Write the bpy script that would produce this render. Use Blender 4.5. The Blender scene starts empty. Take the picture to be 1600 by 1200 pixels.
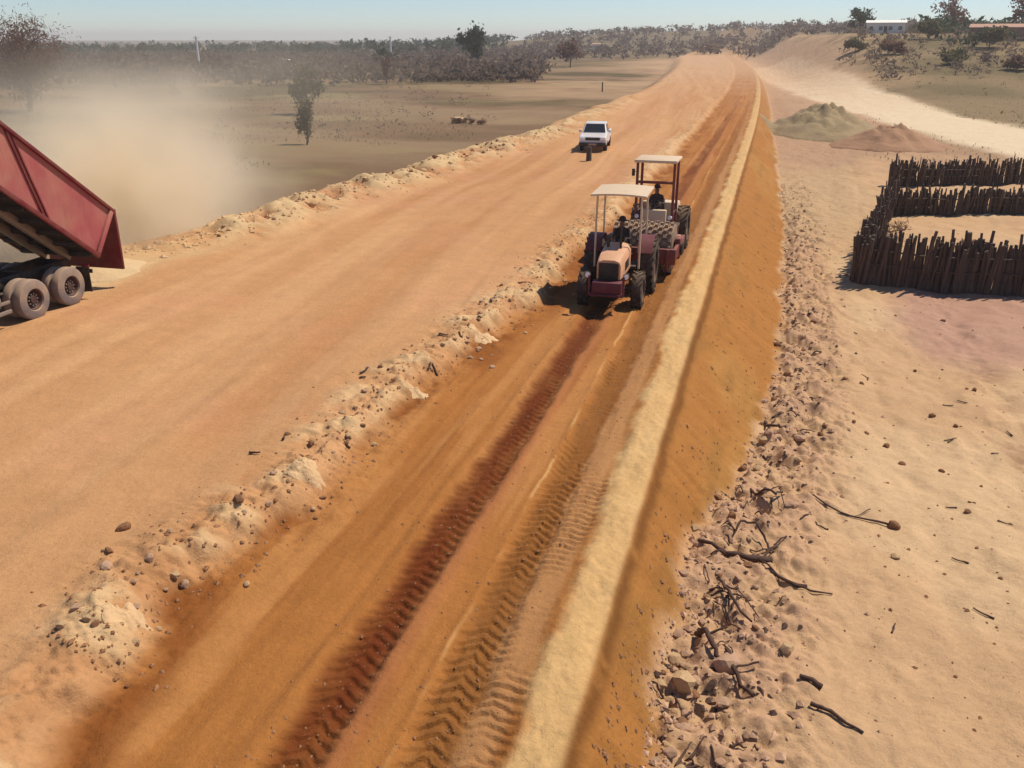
import bpy, bmesh, math, random
import numpy as np
from mathutils import Vector, Matrix, Euler

R = math.radians
random.seed(11)
rng = np.random.default_rng(7)
scene = bpy.context.scene
col = scene.collection

# ------------------------------------------------------------------ camera
CAM_H = 7.5
FOC = 800 / math.tan(R(30))
PITCH = math.atan(540 / FOC)
YAW = R(15.842)
cam_d = bpy.data.cameras.new('camera')
cam_d.sensor_fit = 'HORIZONTAL'
cam_d.angle = R(60)
cam_d.clip_start = 0.1
cam_d.clip_end = 9000
cam = bpy.data.objects.new('camera', cam_d)
cam.location = (0, 0, CAM_H)
cam.rotation_euler = (math.pi / 2 - PITCH, 0, YAW)
col.objects.link(cam)
scene.camera = cam

# ------------------------------------------------------------------ sky, sun, exposure
SUN_TO = Vector((0.48, 0.43, 1.0)).normalized()      # direction towards the sun
SUN_EL = math.asin(SUN_TO.z)
world = bpy.data.worlds.new('World')
scene.world = world
world.use_nodes = True
wn = world.node_tree
bg = wn.nodes['Background']
sky = wn.nodes.new('ShaderNodeTexSky')
sky.sky_type = 'NISHITA'
sky.sun_disc = False
sky.sun_elevation = SUN_EL
sky.sun_rotation = math.atan2(SUN_TO.x, SUN_TO.y)
sky.air_density = 1.0
sky.ozone_density = 6.0
sky.altitude = 1500
sky.dust_density = .0
wn.links.new(sky.outputs[0], bg.inputs[0])
bg.inputs[1].default_value = 0.10
sun_d = bpy.data.lights.new('sun', 'SUN')
sun_d.energy = 4.8
sun_d.angle = R(0.6)
sun_d.color = (1.0, 0.925, 0.77)
sun = bpy.data.objects.new('sun', sun_d)
sun.rotation_euler = (-SUN_TO).to_track_quat('-Z', 'Y').to_euler()
sun.location = (30, 30, 60)
col.objects.link(sun)
scene.view_settings.view_transform = 'Standard'
scene.view_settings.look = 'None'
scene.view_settings.exposure = 0.14
scene.view_settings.gamma = 1.0
scene.view_settings.use_curve_mapping = False
scene.cycles.use_denoising = True
scene.cycles.max_bounces = 8
scene.cycles.volume_bounces = 5
scene.cycles.volume_step_rate = 1.5
scene.cycles.volume_max_steps = 128

# ------------------------------------------------------------------ helpers
def lin(r, g, b):
    def c(v):
        v /= 255
        return v / 12.92 if v <= .04045 else ((v + .055) / 1.055) ** 2.4
    return (c(r), c(g), c(b))

def tag(o, label=None, cat=None, group=None, kind=None):
    if label: o['label'] = label
    if cat: o['category'] = cat
    if group: o['group'] = group
    if kind: o['kind'] = kind
    return o

def empty(name, loc, rz=0.0, label=None, cat=None, group=None):
    o = bpy.data.objects.new(name, None)
    o.empty_display_size = .3
    o.location = loc
    o.rotation_euler = (0, 0, rz)
    col.objects.link(o)
    return tag(o, label, cat, group)

class MB:
    """collects geometry for one mesh object"""
    def __init__(s):
        s.v = []; s.f = []
    def add(s, v, f):
        n = len(s.v)
        s.v += [tuple(p) for p in v]
        s.f += [tuple(i + n for i in q) for q in f]
        return s
    def hexa(s, p):
        return s.add(p, [(0, 3, 2, 1), (4, 5, 6, 7), (0, 1, 5, 4), (1, 2, 6, 5), (2, 3, 7, 6), (3, 0, 4, 7)])
    def box(s, x0, x1, y0, y1, z0, z1, bev=0.0):
        p = [(x0, y0, z0), (x1, y0, z0), (x1, y1, z0), (x0, y1, z0), (x0, y0, z1), (x1, y0, z1), (x1, y1, z1), (x0, y1, z1)]
        if bev <= 0:
            return s.hexa(p)
        return s.bev(p, bev)
    def bev(s, p, b, seg=2):
        bm = bmesh.new()
        vs = [bm.verts.new(q) for q in p]
        for q in [(0, 3, 2, 1), (4, 5, 6, 7), (0, 1, 5, 4), (1, 2, 6, 5), (2, 3, 7, 6), (3, 0, 4, 7)]:
            bm.faces.new([vs[i] for i in q])
        bmesh.ops.bevel(bm, geom=bm.edges[:], offset=b, segments=seg, affect='EDGES', profile=.5)
        bm.verts.index_update()
        s.add([v.co[:] for v in bm.verts], [[v.index for v in f.verts] for f in bm.faces])
        bm.free()
        return s
    def tube(s, pts, rad, n=8, cap=True):
        pts = [Vector(p) for p in pts]
        if not hasattr(rad, '__len__'):
            rad = [rad] * len(pts)
        t0 = (pts[1] - pts[0]).normalized()
        ref = Vector((0, 0, 1)) if abs(t0.z) < .9 else Vector((1, 0, 0))
        V = []
        for i, p in enumerate(pts):
            a = pts[max(i - 1, 0)]; b = pts[min(i + 1, len(pts) - 1)]
            t = (b - a).normalized()
            u = t.cross(ref)
            if u.length < 1e-4: u = t.cross(Vector((0, 1, 0)))
            u.normalize(); w = t.cross(u)
            for k in range(n):
                an = 2 * math.pi * k / n
                V.append(p + (u * math.cos(an) + w * math.sin(an)) * rad[i])
        F = []
        for i in range(len(pts) - 1):
            for k in range(n):
                k2 = (k + 1) % n
                F.append((i * n + k, i * n + k2, (i + 1) * n + k2, (i + 1) * n + k))
        if cap:
            F.append(tuple(range(n))[::-1])
            F.append(tuple((len(pts) - 1) * n + k for k in range(n)))
        return s.add(V, F)
    def lathe(s, prof, c, n=24):
        """profile of (radius, offset along x) turned about the x axis through c"""
        V = []; F = []
        for r, h in prof:
            for k in range(n):
                a = 2 * math.pi * k / n
                V.append((c[0] + h, c[1] + r * math.cos(a), c[2] + r * math.sin(a)))
        for i in range(len(prof) - 1):
            for k in range(n):
                k2 = (k + 1) % n
                F.append((i * n + k, i * n + k2, (i + 1) * n + k2, (i + 1) * n + k))
        return s.add(V, F)
    def prism(s, poly, x0, x1):
        """outline in (y, z) extruded along x"""
        n = len(poly)
        V = [(x0, y, z) for y, z in poly] + [(x1, y, z) for y, z in poly]
        F = [tuple(range(n)), tuple(range(2 * n - 1, n - 1, -1))]
        F += [(i, (i + 1) % n, (i + 1) % n + n, i + n) for i in range(n)]
        return s.add(V, F)
    def build(s, name, m, parent=None, smooth=35, fix=True, xf=None):
        me = bpy.data.meshes.new(name)
        v = [tuple(xf @ Vector(p)) for p in s.v] if xf else s.v
        me.from_pydata(v, [], s.f)
        if fix:
            bm = bmesh.new(); bm.from_mesh(me)
            bmesh.ops.recalc_face_normals(bm, faces=bm.faces[:])
            bm.to_mesh(me); bm.free()
        me.materials.append(m)
        if smooth:
            me.polygons.foreach_set('use_smooth', [True] * len(me.polygons))
            me.set_sharp_from_angle(angle=R(smooth))
        o = bpy.data.objects.new(name, me)
        col.objects.link(o)
        if parent: o.parent = parent
        return o

def copy_tree(o, parent=None):
    c = o.copy()
    col.objects.link(c)
    c.parent = parent
    for ch in o.children:
        copy_tree(ch, c)
    return c

# ------------------------------------------------------------------ materials
def base_mat(name):
    m = bpy.data.materials.new(name)
    m.use_nodes = True
    nt = m.node_tree
    return m, nt, nt.nodes['Principled BSDF']

DUST = (0.46, 0.29, 0.17)
def mat(name, c, rough=.6, metal=0.0, var=.25, scale=6.0, dust=0.0, bump=0.0, spec=.4, bscale=None, topdust=True):
    """plain surface with uneven tone; dust settles on what faces up"""
    m, nt, b = base_mat(name)
    N, L = nt.nodes, nt.links
    tc = N.new('ShaderNodeTexCoord')
    no = N.new('ShaderNodeTexNoise'); no.inputs['Scale'].default_value = scale; no.inputs['Detail'].default_value = 6
    L.new(tc.outputs['Object'], no.inputs['Vector'])
    mx = N.new('ShaderNodeMixRGB')
    mx.inputs[1].default_value = (*[v * (1 - var) for v in c], 1)
    mx.inputs[2].default_value = (*[min(1, v * (1 + var)) for v in c], 1)
    L.new(no.outputs['Fac'], mx.inputs[0])
    out = mx.outputs[0]
    if dust > 0:
        n2 = N.new('ShaderNodeTexNoise'); n2.inputs['Scale'].default_value = scale * .7; n2.inputs['Detail'].default_value = 8
        L.new(tc.outputs['Object'], n2.inputs['Vector'])
        ge = N.new('ShaderNodeNewGeometry')
        sx = N.new('ShaderNodeSeparateXYZ'); L.new(ge.outputs['Normal'], sx.inputs[0])
        ma = N.new('ShaderNodeMath'); ma.operation = 'MULTIPLY_ADD'
        L.new(sx.outputs['Z'], ma.inputs[0]); ma.inputs[1].default_value = .35 if topdust else 0
        L.new(n2.outputs['Fac'], ma.inputs[2])
        mr = N.new('ShaderNodeMapRange'); mr.inputs['From Min'].default_value = .35; mr.inputs['From Max'].default_value = .9
        mr.inputs['To Max'].default_value = dust; L.new(ma.outputs[0], mr.inputs['Value'])
        m2 = N.new('ShaderNodeMixRGB'); L.new(mr.outputs[0], m2.inputs[0]); L.new(out, m2.inputs[1])
        m2.inputs[2].default_value = (*DUST, 1)
        out = m2.outputs[0]
    L.new(out, b.inputs['Base Color'])
    b.inputs['Roughness'].default_value = rough
    b.inputs['Metallic'].default_value = metal
    b.inputs['Specular IOR Level'].default_value = spec
    if bump > 0:
        n3 = N.new('ShaderNodeTexNoise'); n3.inputs['Scale'].default_value = bscale or scale * 4; n3.inputs['Detail'].default_value = 8
        L.new(tc.outputs['Object'], n3.inputs['Vector'])
        bp = N.new('ShaderNodeBump'); bp.inputs['Strength'].default_value = .7; bp.inputs['Distance'].default_value = bump
        L.new(n3.outputs['Fac'], bp.inputs['Height']); L.new(bp.outputs[0], b.inputs['Normal'])
    return m

def leafy(m):
    nt = m.node_tree; N, L = nt.nodes, nt.links
    b = N['Principled BSDF']; out = N['Material Output']
    src = b.inputs['Base Color'].links[0].from_socket
    tr = N.new('ShaderNodeBsdfTranslucent'); L.new(src, tr.inputs[0])
    mx = N.new('ShaderNodeMixShader'); mx.inputs[0].default_value = .45
    L.new(b.outputs[0], mx.inputs[1]); L.new(tr.outputs[0], mx.inputs[2]); L.new(mx.outputs[0], out.inputs['Surface'])

def soil_material():
    m, nt, b = base_mat('soil')
    N, L = nt.nodes, nt.links
    at = N.new('ShaderNodeVertexColor'); at.layer_name = 'soil'
    tc = N.new('ShaderNodeTexCoord')
    def noise(sc, det, rough=.6):
        n = N.new('ShaderNodeTexNoise'); n.inputs['Scale'].default_value = sc; n.inputs['Detail'].default_value = det
        n.inputs['Roughness'].default_value = rough
        L.new(tc.outputs['Object'], n.inputs['Vector']); return n
    a = noise(1.7, 8, .65); f = noise(14, 8, .7)
    r1 = N.new('ShaderNodeMapRange'); r1.inputs['To Min'].default_value = .90; r1.inputs['To Max'].default_value = 1.10
    r1.inputs['From Min'].default_value = .25; r1.inputs['From Max'].default_value = .75
    L.new(a.outputs['Fac'], r1.inputs['Value'])
    r2 = N.new('ShaderNodeMapRange'); r2.inputs['To Min'].default_value = .86; r2.inputs['To Max'].default_value = 1.14
    r2.inputs['From Min'].default_value = .25; r2.inputs['From Max'].default_value = .75
    L.new(f.outputs['Fac'], r2.inputs['Value'])
    mu = N.new('ShaderNodeMath'); mu.operation = 'MULTIPLY'; L.new(r1.outputs[0], mu.inputs[0]); L.new(r2.outputs[0], mu.inputs[1])
    vm = N.new('ShaderNodeVectorMath'); vm.operation = 'SCALE'
    L.new(at.outputs['Color'], vm.inputs[0]); L.new(mu.outputs[0], vm.inputs['Scale'])
    L.new(vm.outputs[0], b.inputs['Base Color'])
    b.inputs['Roughness'].default_value = .95
    b.inputs['Specular IOR Level'].default_value = .12
    g = noise(5, 10, .7); h = noise(38, 6, .7)
    vo = N.new('ShaderNodeTexVoronoi'); vo.inputs['Scale'].default_value = 16; L.new(tc.outputs['Object'], vo.inputs['Vector'])
    vr = N.new('ShaderNodeMapRange'); vr.inputs['From Min'].default_value = 0; vr.inputs['From Max'].default_value = .35
    vr.inputs['To Min'].default_value = 1; vr.inputs['To Max'].default_value = 0
    L.new(vo.outputs['Distance'], vr.inputs['Value'])
    s1 = N.new('ShaderNodeMath'); s1.operation = 'MULTIPLY_ADD'; L.new(h.outputs['Fac'], s1.inputs[0]); s1.inputs[1].default_value = .3
    L.new(g.outputs['Fac'], s1.inputs[2])
    s2 = N.new('ShaderNodeMath'); s2.operation = 'MULTIPLY_ADD'; L.new(vr.outputs[0], s2.inputs[0]); s2.inputs[1].default_value = .10
    L.new(s1.outputs[0], s2.inputs[2])
    bp = N.new('ShaderNodeBump'); bp.inputs['Strength'].default_value = .8; bp.inputs['Distance'].default_value = .05
    L.new(s2.outputs[0], bp.inputs['Height']); L.new(bp.outputs[0], b.inputs['Normal'])
    return m

M = {}
M['soil'] = soil_material()
M['red'] = mat('red_paint', (.36, .085, .085), .65, var=.2, dust=.62, scale=1.6, spec=.3)
def worn(m, rust, amount):
    nt = m.node_tree; N, L = nt.nodes, nt.links
    b = N['Principled BSDF']; src = b.inputs['Base Color'].links[0].from_socket
    tc = N.new('ShaderNodeTexCoord'); mp = N.new('ShaderNodeMapping'); mp.inputs['Scale'].default_value = (3, 5.5, .7); mp.inputs['Rotation'].default_value = (.66, 0, 0)
    L.new(tc.outputs['Object'], mp.inputs[0])
    no = N.new('ShaderNodeTexNoise'); no.inputs['Scale'].default_value = 1.6; no.inputs['Detail'].default_value = 9; no.inputs['Roughness'].default_value = .7
    L.new(mp.outputs[0], no.inputs['Vector'])
    mr = N.new('ShaderNodeMapRange'); mr.inputs['From Min'].default_value = .52; mr.inputs['From Max'].default_value = .72; mr.inputs['To Max'].default_value = amount
    L.new(no.outputs['Fac'], mr.inputs['Value'])
    mx = N.new('ShaderNodeMixRGB'); L.new(mr.outputs[0], mx.inputs[0]); L.new(src, mx.inputs[1]); mx.inputs[2].default_value = (*rust, 1)
    L.new(mx.outputs[0], b.inputs['Base Color'])
worn(M['red'], (.16, .06, .04), .6)
M['dark_red'] = mat('dark_red_paint', (.14, .012, .018), .5, var=.25, dust=.25, scale=3)
M['maroon'] = mat('maroon_paint', (.10, .006, .02), .5, var=.25, dust=.10, scale=5)
M['orange'] = mat('faded_orange_paint', (.68, .33, .18), .5, var=.12, dust=.5, scale=2.5)
worn(M['orange'], (.40, .22, .13), .5)
M['cream'] = mat('cream_paint', (.62, .47, .32), .6, var=.1, dust=.3, scale=2)
M['tyre'] = mat('dusty_rubber', (.03, .024, .024), .9, var=.3, dust=.28, scale=7, bump=.004, spec=.2)
M['pale_tyre'] = mat('chalky_dusty_rubber', (.20, .16, .15), .92, var=.25, dust=.75, scale=4, bump=.004, spec=.1)
M['hub'] = mat('dark_hub', (.05, .02, .02), .7, dust=.15)
M['rim'] = mat('rim_metal', (.16, .09, .08), .6, .2, dust=.4, scale=8)
M['black'] = mat('black_iron', (.018, .015, .016), .65, .2, dust=.2, scale=5)
M['steel'] = mat('dusty_steel', (.26, .22, .20), .55, .5, dust=.5, scale=6)
M['drum'] = mat('packed_drum_steel', (.22, .15, .11), .6, .3, dust=.6, scale=9)
M['glass'] = mat('dark_glass', (.02, .022, .025), .12, var=.1, spec=.6)
M['lamp'] = mat('lamp_glass', (.85, .82, .80), .15, var=.03)
M['tail'] = mat('tail_lamp', (.5, .04, .03), .25, var=.05)
M['white'] = mat('white_paint', (.70, .68, .70), .3, var=.05, dust=.3, scale=2)
M['seat'] = mat('black_vinyl', (.03, .025, .024), .7, dust=.3)
M['stake'] = mat('weathered_wood', (.085, .055, .042), .9, var=.45, scale=5, bump=.01)
M['root'] = mat('dark_root_bark', (.075, .038, .026), .92, var=.4, scale=8, bump=.01)
M['rock'] = mat('pale_rock', (.47, .28, .175), .95, var=.3, scale=4, bump=.03)
M['rock2'] = mat('brown_clod', (.27, .125, .055), .95, var=.3, scale=4, bump=.03)
M['rock3'] = mat('cream_clod', (.54, .345, .18), .95, var=.25, scale=4, bump=.04)
M['concrete'] = mat('concrete_pole', (.8, .74, .68), .85, var=.08)
M['wall_white'] = mat('limewash', (.74, .71, .66), .9, var=.05, scale=1)
M['wall_brick'] = mat('reddish_render', (.30, .15, .11), .9, var=.15, scale=1)
M['roof'] = mat('clay_tiles', (.40, .22, .15), .85, var=.2, scale=1.5)
M['bark'] = mat('bark', (.11, .075, .055), .95, var=.3, scale=5)
M['leaf_olive'] = mat('dusty_olive_leaves', (.085, .085, .035), .85, var=.5, scale=1.2, dust=.25)
M['leaf_green'] = mat('dark_green_leaves', (.035, .055, .025), .85, var=.45, scale=1)
M['leaf_brown'] = mat('dry_brown_twigs', (.17, .09, .065), .9, var=.4, scale=.7)
M['leaf_grey'] = mat('dry_grey_scrub', (.16, .115, .09), .9, var=.5, scale=.25)
M['straw'] = mat('dry_grass', (.36, .27, .15), .9, var=.4, scale=.4)
for k_ in ('leaf_olive', 'leaf_green', 'leaf_brown', 'leaf_grey', 'straw'): leafy(M[k_])
def person_mat(name, cloth, skin, zneck, yhand, zhand):
    m, nt, b = base_mat(name)
    N, L = nt.nodes, nt.links
    tc = N.new('ShaderNodeTexCoord'); sx = N.new('ShaderNodeSeparateXYZ'); L.new(tc.outputs['Object'], sx.inputs[0])
    g1 = N.new('ShaderNodeMath'); g1.operation = 'GREATER_THAN'; L.new(sx.outputs['Z'], g1.inputs[0]); g1.inputs[1].default_value = zneck
    g2 = N.new('ShaderNodeMath'); g2.operation = 'LESS_THAN'; L.new(sx.outputs['Y'], g2.inputs[0]); g2.inputs[1].default_value = yhand
    g3 = N.new('ShaderNodeMath'); g3.operation = 'GREATER_THAN'; L.new(sx.outputs['Z'], g3.inputs[0]); g3.inputs[1].default_value = zhand
    mu = N.new('ShaderNodeMath'); mu.operation = 'MULTIPLY'; L.new(g2.outputs[0], mu.inputs[0]); L.new(g3.outputs[0], mu.inputs[1])
    mx = N.new('ShaderNodeMath'); mx.operation = 'MAXIMUM'; L.new(g1.outputs[0], mx.inputs[0]); L.new(mu.outputs[0], mx.inputs[1])
    c = N.new('ShaderNodeMixRGB'); L.new(mx.outputs[0], c.inputs[0])
    c.inputs[1].default_value = (*cloth, 1); c.inputs[2].default_value = (*skin, 1)
    L.new(c.outputs[0], b.inputs['Base Color']); b.inputs['Roughness'].default_value = .85
    return m

# ------------------------------------------------------------------ terrain functions
def hash2(ix, iy, seed):
    h = (ix.astype(np.int64) * 374761393 + iy.astype(np.int64) * 668265263 + seed * 974634777) & 0xffffffff
    h = ((h ^ (h >> 13)) * 1274126177) & 0xffffffff
    h = h ^ (h >> 16)
    return (h & 0xffffff) / float(0xffffff) * 2 - 1
def vn(x, y, seed=0):
    x, y = np.broadcast_arrays(np.asarray(x, float), np.asarray(y, float))
    ix = np.floor(x); iy = np.floor(y)
    fx = x - ix; fy = y - iy
    fx = fx * fx * (3 - 2 * fx); fy = fy * fy * (3 - 2 * fy)
    a = hash2(ix, iy, seed); b = hash2(ix + 1, iy, seed); c = hash2(ix, iy + 1, seed); d = hash2(ix + 1, iy + 1, seed)
    return (a * (1 - fx) + b * fx) * (1 - fy) + (c * (1 - fx) + d * fx) * fy
def fbm(x, y, seed=0, o=4, g=.5):
    s = 0; a = 1; t = 0
    for k in range(o):
        s = s + a * vn(x * 2 ** k, y * 2 ** k, seed + k * 17); t += a; a *= g
    return s / t * 1.5
def ss(a, b, x):
    t = np.clip((x - a) / (b - a), 0, 1)
    return t * t * (3 - 2 * t)
def lerp(a, b, t): return a + (b - a) * t

def bank_x(y):
    return np.interp(y, [0, 6, 9, 12, 17, 25, 40, 70, 120], [-6.8, -6.9, -7.6, -7.0, -7.1, -6.5, -6.3, -6.4, -6.5]) + .22 * fbm(y * .55, y * 0 + 3.3, 5, 3)
def left_x(y):
    return np.interp(y, [0, 18, 26, 30, 45, 76, 160, 400], [-23.6, -23.8, -23.4, -21.6, -20.4, -19, -19, -25]) + .5 * fbm(y * .2, y * 0 + 9.1, 6, 3)
def foot_x(y):
    return np.interp(y, [0, 8, 14, 20, 26, 48, 103, 160], [-.62, -.6, -.62, .6, .95, 1.2, .2, 0]) + .12 * fbm(y * .9, y * 0 + 1.7, 8, 3)
def low_z(y):
    return np.interp(y, [0, 8, 14, 20, 30, 150], [-.9, -.9, -1.05, -1.5, -1.6, -1.9])
ROAD = np.array([(-4, 330), (2, 250), (10, 175), (15.5, 140), (20.5, 112), (25, 92), (34, 77), (60, 62), (120, 45)], float)
def road_d(x, y):
    d = np.full(np.shape(x), 1e9)
    for (ax, ay), (bx, by) in zip(ROAD[:-1], ROAD[1:]):
        t = np.clip(((x - ax) * (bx - ax) + (y - ay) * (by - ay)) / ((bx - ax) ** 2 + (by - ay) ** 2), 0, 1)
        d = np.minimum(d, np.hypot(x - ax - t * (bx - ax), y - ay - t * (by - ay)))
    return d

def bend(y):
    return np.minimum(.00014 * np.clip(y - 70, 0, None) ** 2, 18)
def terrain(x, y, fine=True):
    """height of the ground and albedo of its soil"""
    x = np.asarray(x, float); y = np.asarray(y, float)
    x0 = x; x = x + bend(y)                      # the road swings a little to the left far ahead
    xb = bank_x(y) + (.14 * fbm(x * 1.1, y * 1.6, 21, 3))
    xl = left_x(y); fx = foot_x(y); zb = low_z(y)
    P = ss(xb + .22, xb - .38, x)
    hp = np.interp(y, [0, 40, 80, 150], [.36, .36, .26, .12])
    near = np.interp(y, [0, 60, 140], [1, .8, 0])
    z = hp * P
    edge = np.exp(-((x - (xb - .45)) / .75) ** 2)
    lump = fbm(x * 1.3, y * 1.3, 31, 4)
    z = z + edge * near * (.02 + .12 * lump + .13 * np.abs(fbm(x * 3.2, y * 3.2, 32, 3)))
    # main roadbed: long shallow grading marks
    gx = x + .06 * y + .8 * fbm(x * .05, y * .05, 40, 2)
    z = z + P * (.045 * vn(gx * 1.1, y * .05, 41) + .02 * vn(gx * 3.4, y * .12, 42) + .06 * fbm(x * .12, y * .12, 43, 3))
    # left edge, windrow of spoil and fall to the field
    wl = np.exp(-((x - (xl + 1.3)) / 1.7) ** 2) * ss(24, 31, y) * np.interp(y, [0, 60, 130], [1, 1, .2])
    spoil = fbm(x * .8, y * .8, 51, 4)
    z = z + wl * (.42 + .42 * spoil)
    Lf = ss(xl + .2, xl - 4.5, x)
    zl = -2.0 + .5 * fbm(x * .02, y * .02, 60, 3) + .1 * fbm(x * .25, y * .25, 61, 3)
    z = z * (1 - Lf) + zl * Lf
    # slope on the right of the lane
    S = np.clip((x + 1.47) / (fx + 1.47), 0, 1)
    Ssm = S * .75 + .25 * S * S * (3 - 2 * S)
    z = np.where(x > -1.47, zb * Ssm + (.05 * fbm(x * 1.2, y * .7, 70, 3) + .02 * fbm(x * 5, y * 3, 71, 3)) * ss(0, .3, S), z)
    # berm of loose pale soil on the lane's shoulder
    bx = -1.88 + .10 * fbm(y * .5, y * 0 + 2.2, 72, 3)
    berm = np.exp(-(np.abs(x - bx) / .38) ** 4)
    z = z + berm * (.085 + .045 * fbm(x * 2, y * 1.1, 73, 4) + .012 * fbm(x * 9, y * 9, 74, 2)) * np.interp(y, [0, 60, 200], [1, 1, .3])
    z = z - .07 * np.exp(-(np.abs(x + 1.43 + .05 * fbm(y * 1.3, y * 0 + .7, 130, 4)) / .07) ** 2) * near
    z = z - .05 * S * (1 - S) * 4 * near * np.clip(fbm(x * .5 + y * .2, y * 2.4, 132, 4), 0, 1) * (x > -1.47)
    # rubble strip and right flat
    RB = ss(fx - .25, fx + .15, x) * ss(fx + 2.6, fx + 1.2, x) * np.interp(y, [0, 45, 75], [1, 1, 0])
    rub = fbm(x * 1.7, y * 1.7, 80, 4)
    z = z + RB * (.08 + .20 * rub + .10 * np.abs(fbm(x * 4.2, y * 4.2, 81, 2)))
    Rf = ss(fx + .2, fx + 2.5, x)
    z = z + Rf * (.10 * fbm(x * .35, y * .25, 82, 3) + .3 * fbm(x * .03, y * .03, 83, 3) * ss(60, 120, y))
    for c in (2.9, 4.55):
        cc = c + .5 * np.sin(y * .11) + .05 * y * .3
        z = z - Rf * .035 * np.exp(-((x - cc) / .22) ** 2) * near
    tk = np.exp(-((x - (5.4 + .04 * y)) / .5) ** 2) * ss(45, 30, y)
    z = z + Rf * (tk * (-.05 + .10 * fbm(x * 1.8, y * 1.2, 84, 3)) + .05 * near * fbm(x * 1.5, y * 1.1, 85, 5))
    # lane: wheel ruts
    lane = ss(xb - .2, xb + .5, x) * ss(-1.75, -2.2, x)
    wob = .05 * fbm(y * .35, y * 0 + 6.6, 90, 3)
    rag = .07 * fbm(x * 2.5, y * 2.5, 133, 3) if fine else 0
    r1 = np.exp(-(np.abs(x + 4.45 - wob + rag) / .32) ** 5); r2 = np.exp(-(np.abs(x + 3.02 - wob + rag) / .30) ** 5)
    r3 = np.exp(-(np.abs(x + 6.0 - wob * 3) / .22) ** 2)
    z = z - near * lane * (.085 * r1 + .065 * r2 + .04 * r3)
    z = z + near * lane * .035 * (np.exp(-(np.abs(x + 4.02 - wob) / .12) ** 2) + np.exp(-(np.abs(x + 4.9 - wob) / .14) ** 2) + .6 * np.exp(-(np.abs(x + 3.42 - wob) / .08) ** 2))
    z = z + lane * (.02 * fbm(x * 2.2, y * .5, 92, 3) + near * .015 * fbm(x * 4.5, y * .18, 141, 3) + .03 * fbm(x * .8, y * .3, 93, 2))
    tread = 0
    if fine:
        def lugs(xc, w, per, ph, k):
            u = (x - xc - wob) / w
            s = np.sin(2 * math.pi * (y + k * np.abs(u) * w + .03 * vn(x * 9, y * 9, 97)) / per + ph)
            return np.exp(-np.abs(u) ** 6) * ss(.0, .35, s + .35 * vn(x * 11, y * 11, 98))
        patch = ss(-.5, .25, fbm(x * .9, y * .6, 95, 3))
        tread = np.maximum(lugs(-4.45, .33, .21, 0, .75) * .75, np.maximum(lugs(-3.05, .30, .20, 1.1, .75), lugs(-2.52, .33, .17, .4, .35) * ss(18, 13, y)))
        tread2 = np.maximum(lugs(-3.12, .28, .23, 2.0, -.7), lugs(-4.38, .30, .24, .9, -.7)) * ss(.1, .5, fbm(x * .5, y * .4, 134, 3))
        tread = np.maximum(tread * patch, tread2 * .7) * np.interp(y, [0, 16, 26, 40], [1, .9, .45, 0]) * (x > -5.2) * (x < -2.08)
        z = z - .045 * tread + .018 * patch * near * (r1 + r2) * fbm(x * 7, y * 7, 96, 2)
        # crumbs on the bank and foot of the bank
        z = z + near * np.exp(-((x - xb - .35) / .4) ** 2) * .05 * np.clip(fbm(x * 3, y * 3, 98, 3), 0, 1)
    # distance
    hill = 17 * ss(420, 950, y) * np.exp(-(np.abs(x - 70) / 300) ** 4)
    hill = hill + 10.5 * ss(130, 300, y) * ss(4, 26, x) * ss(900, 500, y)
    hill = hill + 3 * ss(250, 900, np.hypot(x, y)) * fbm(x * .004, y * .004, 100, 3)
    z = z + hill
    # ---------------- soil colour
    def C(c): return np.array(c)
    def mixc(cur, c, t): return cur + (C(c) - cur) * t[..., None]
    n1 = fbm(x * .25, y * .25, 110, 4); n2 = fbm(x * 1.4, y * 1.4, 111, 4)
    streak = fbm(gx * .9, y * .04, 112, 4)
    c = np.zeros(x.shape + (3,)) + C((.45, .232, .105))                  # roadbed
    c = mixc(c, (.49, .265, .125), ss(-.1, .7, streak + .4 * n1) * P)
    c = mixc(c, (.38, .17, .066), ss(.15, .8, -streak + .3 * n1) * P * .6)
    c = mixc(c, (.47, .23, .12), ss(.1, .8, n1) * P * .5)
    # bank and pale loose clods on it
    c = mixc(c, (.55, .36, .19), np.clip(edge * near, 0, 1) * ss(-.35, .45, lump + .5 * n1))
    # lane
    c = mixc(c, (.335, .130, .033), lane)
    c = mixc(c, (.38, .163, .05), lane * ss(-.1, .5, fbm(x * 2.2, y * .13, 114, 4)))
    c = mixc(c, (.27, .095, .022), lane * ss(.1, .6, fbm(x * 3.1 + 7, y * .15, 140, 4)) * .7)
    c = mixc(c, (.19, .058, .012), np.clip(ss(xb - .15, xb + .25, x) * ss(xb + 1.15, xb + .4, x) * near * ss(-.35, .25, fbm(x * 1.5, y * .9, 115, 5)), 0, 1) * .85)
    c = mixc(c, (.120, .026, .006), np.clip(r1 * near * lane, 0, 1) * (.72 + .28 * ss(-.4, .4, fbm(x * 1.5, y * .5, 116, 3))))
    c = mixc(c, (.20, .076, .018), np.clip(r2 * near * lane, 0, 1) * .85)
    c = mixc(c, (.30, .11, .05), np.exp(-((x + 4.0 - wob) / .16) ** 2) * near * lane * .5)
    c = mixc(c, (.55, .31, .12), np.exp(-((x + 3.42 - wob - .03 * n2) / .03) ** 2) * near * lane * ss(-.3, .3, fbm(x * .5, y * .7, 119, 3)) * .8)
    c = mixc(c, (.36, .18, .075), ss(-2.85, -2.7, x + .08 * n2) * ss(-2.2, -2.4, x) * near * .8)
    # berm
    bm_ = ss(-2.32, -2.05, x + .14 * n2) * ss(-1.46, -1.56, x + .05 * fbm(x * 3, y * 2.2, 131, 3))
    c = mixc(c, (.52, .315, .135), bm_ * np.interp(y, [0, 100, 200], [1, .9, .3]))
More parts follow.
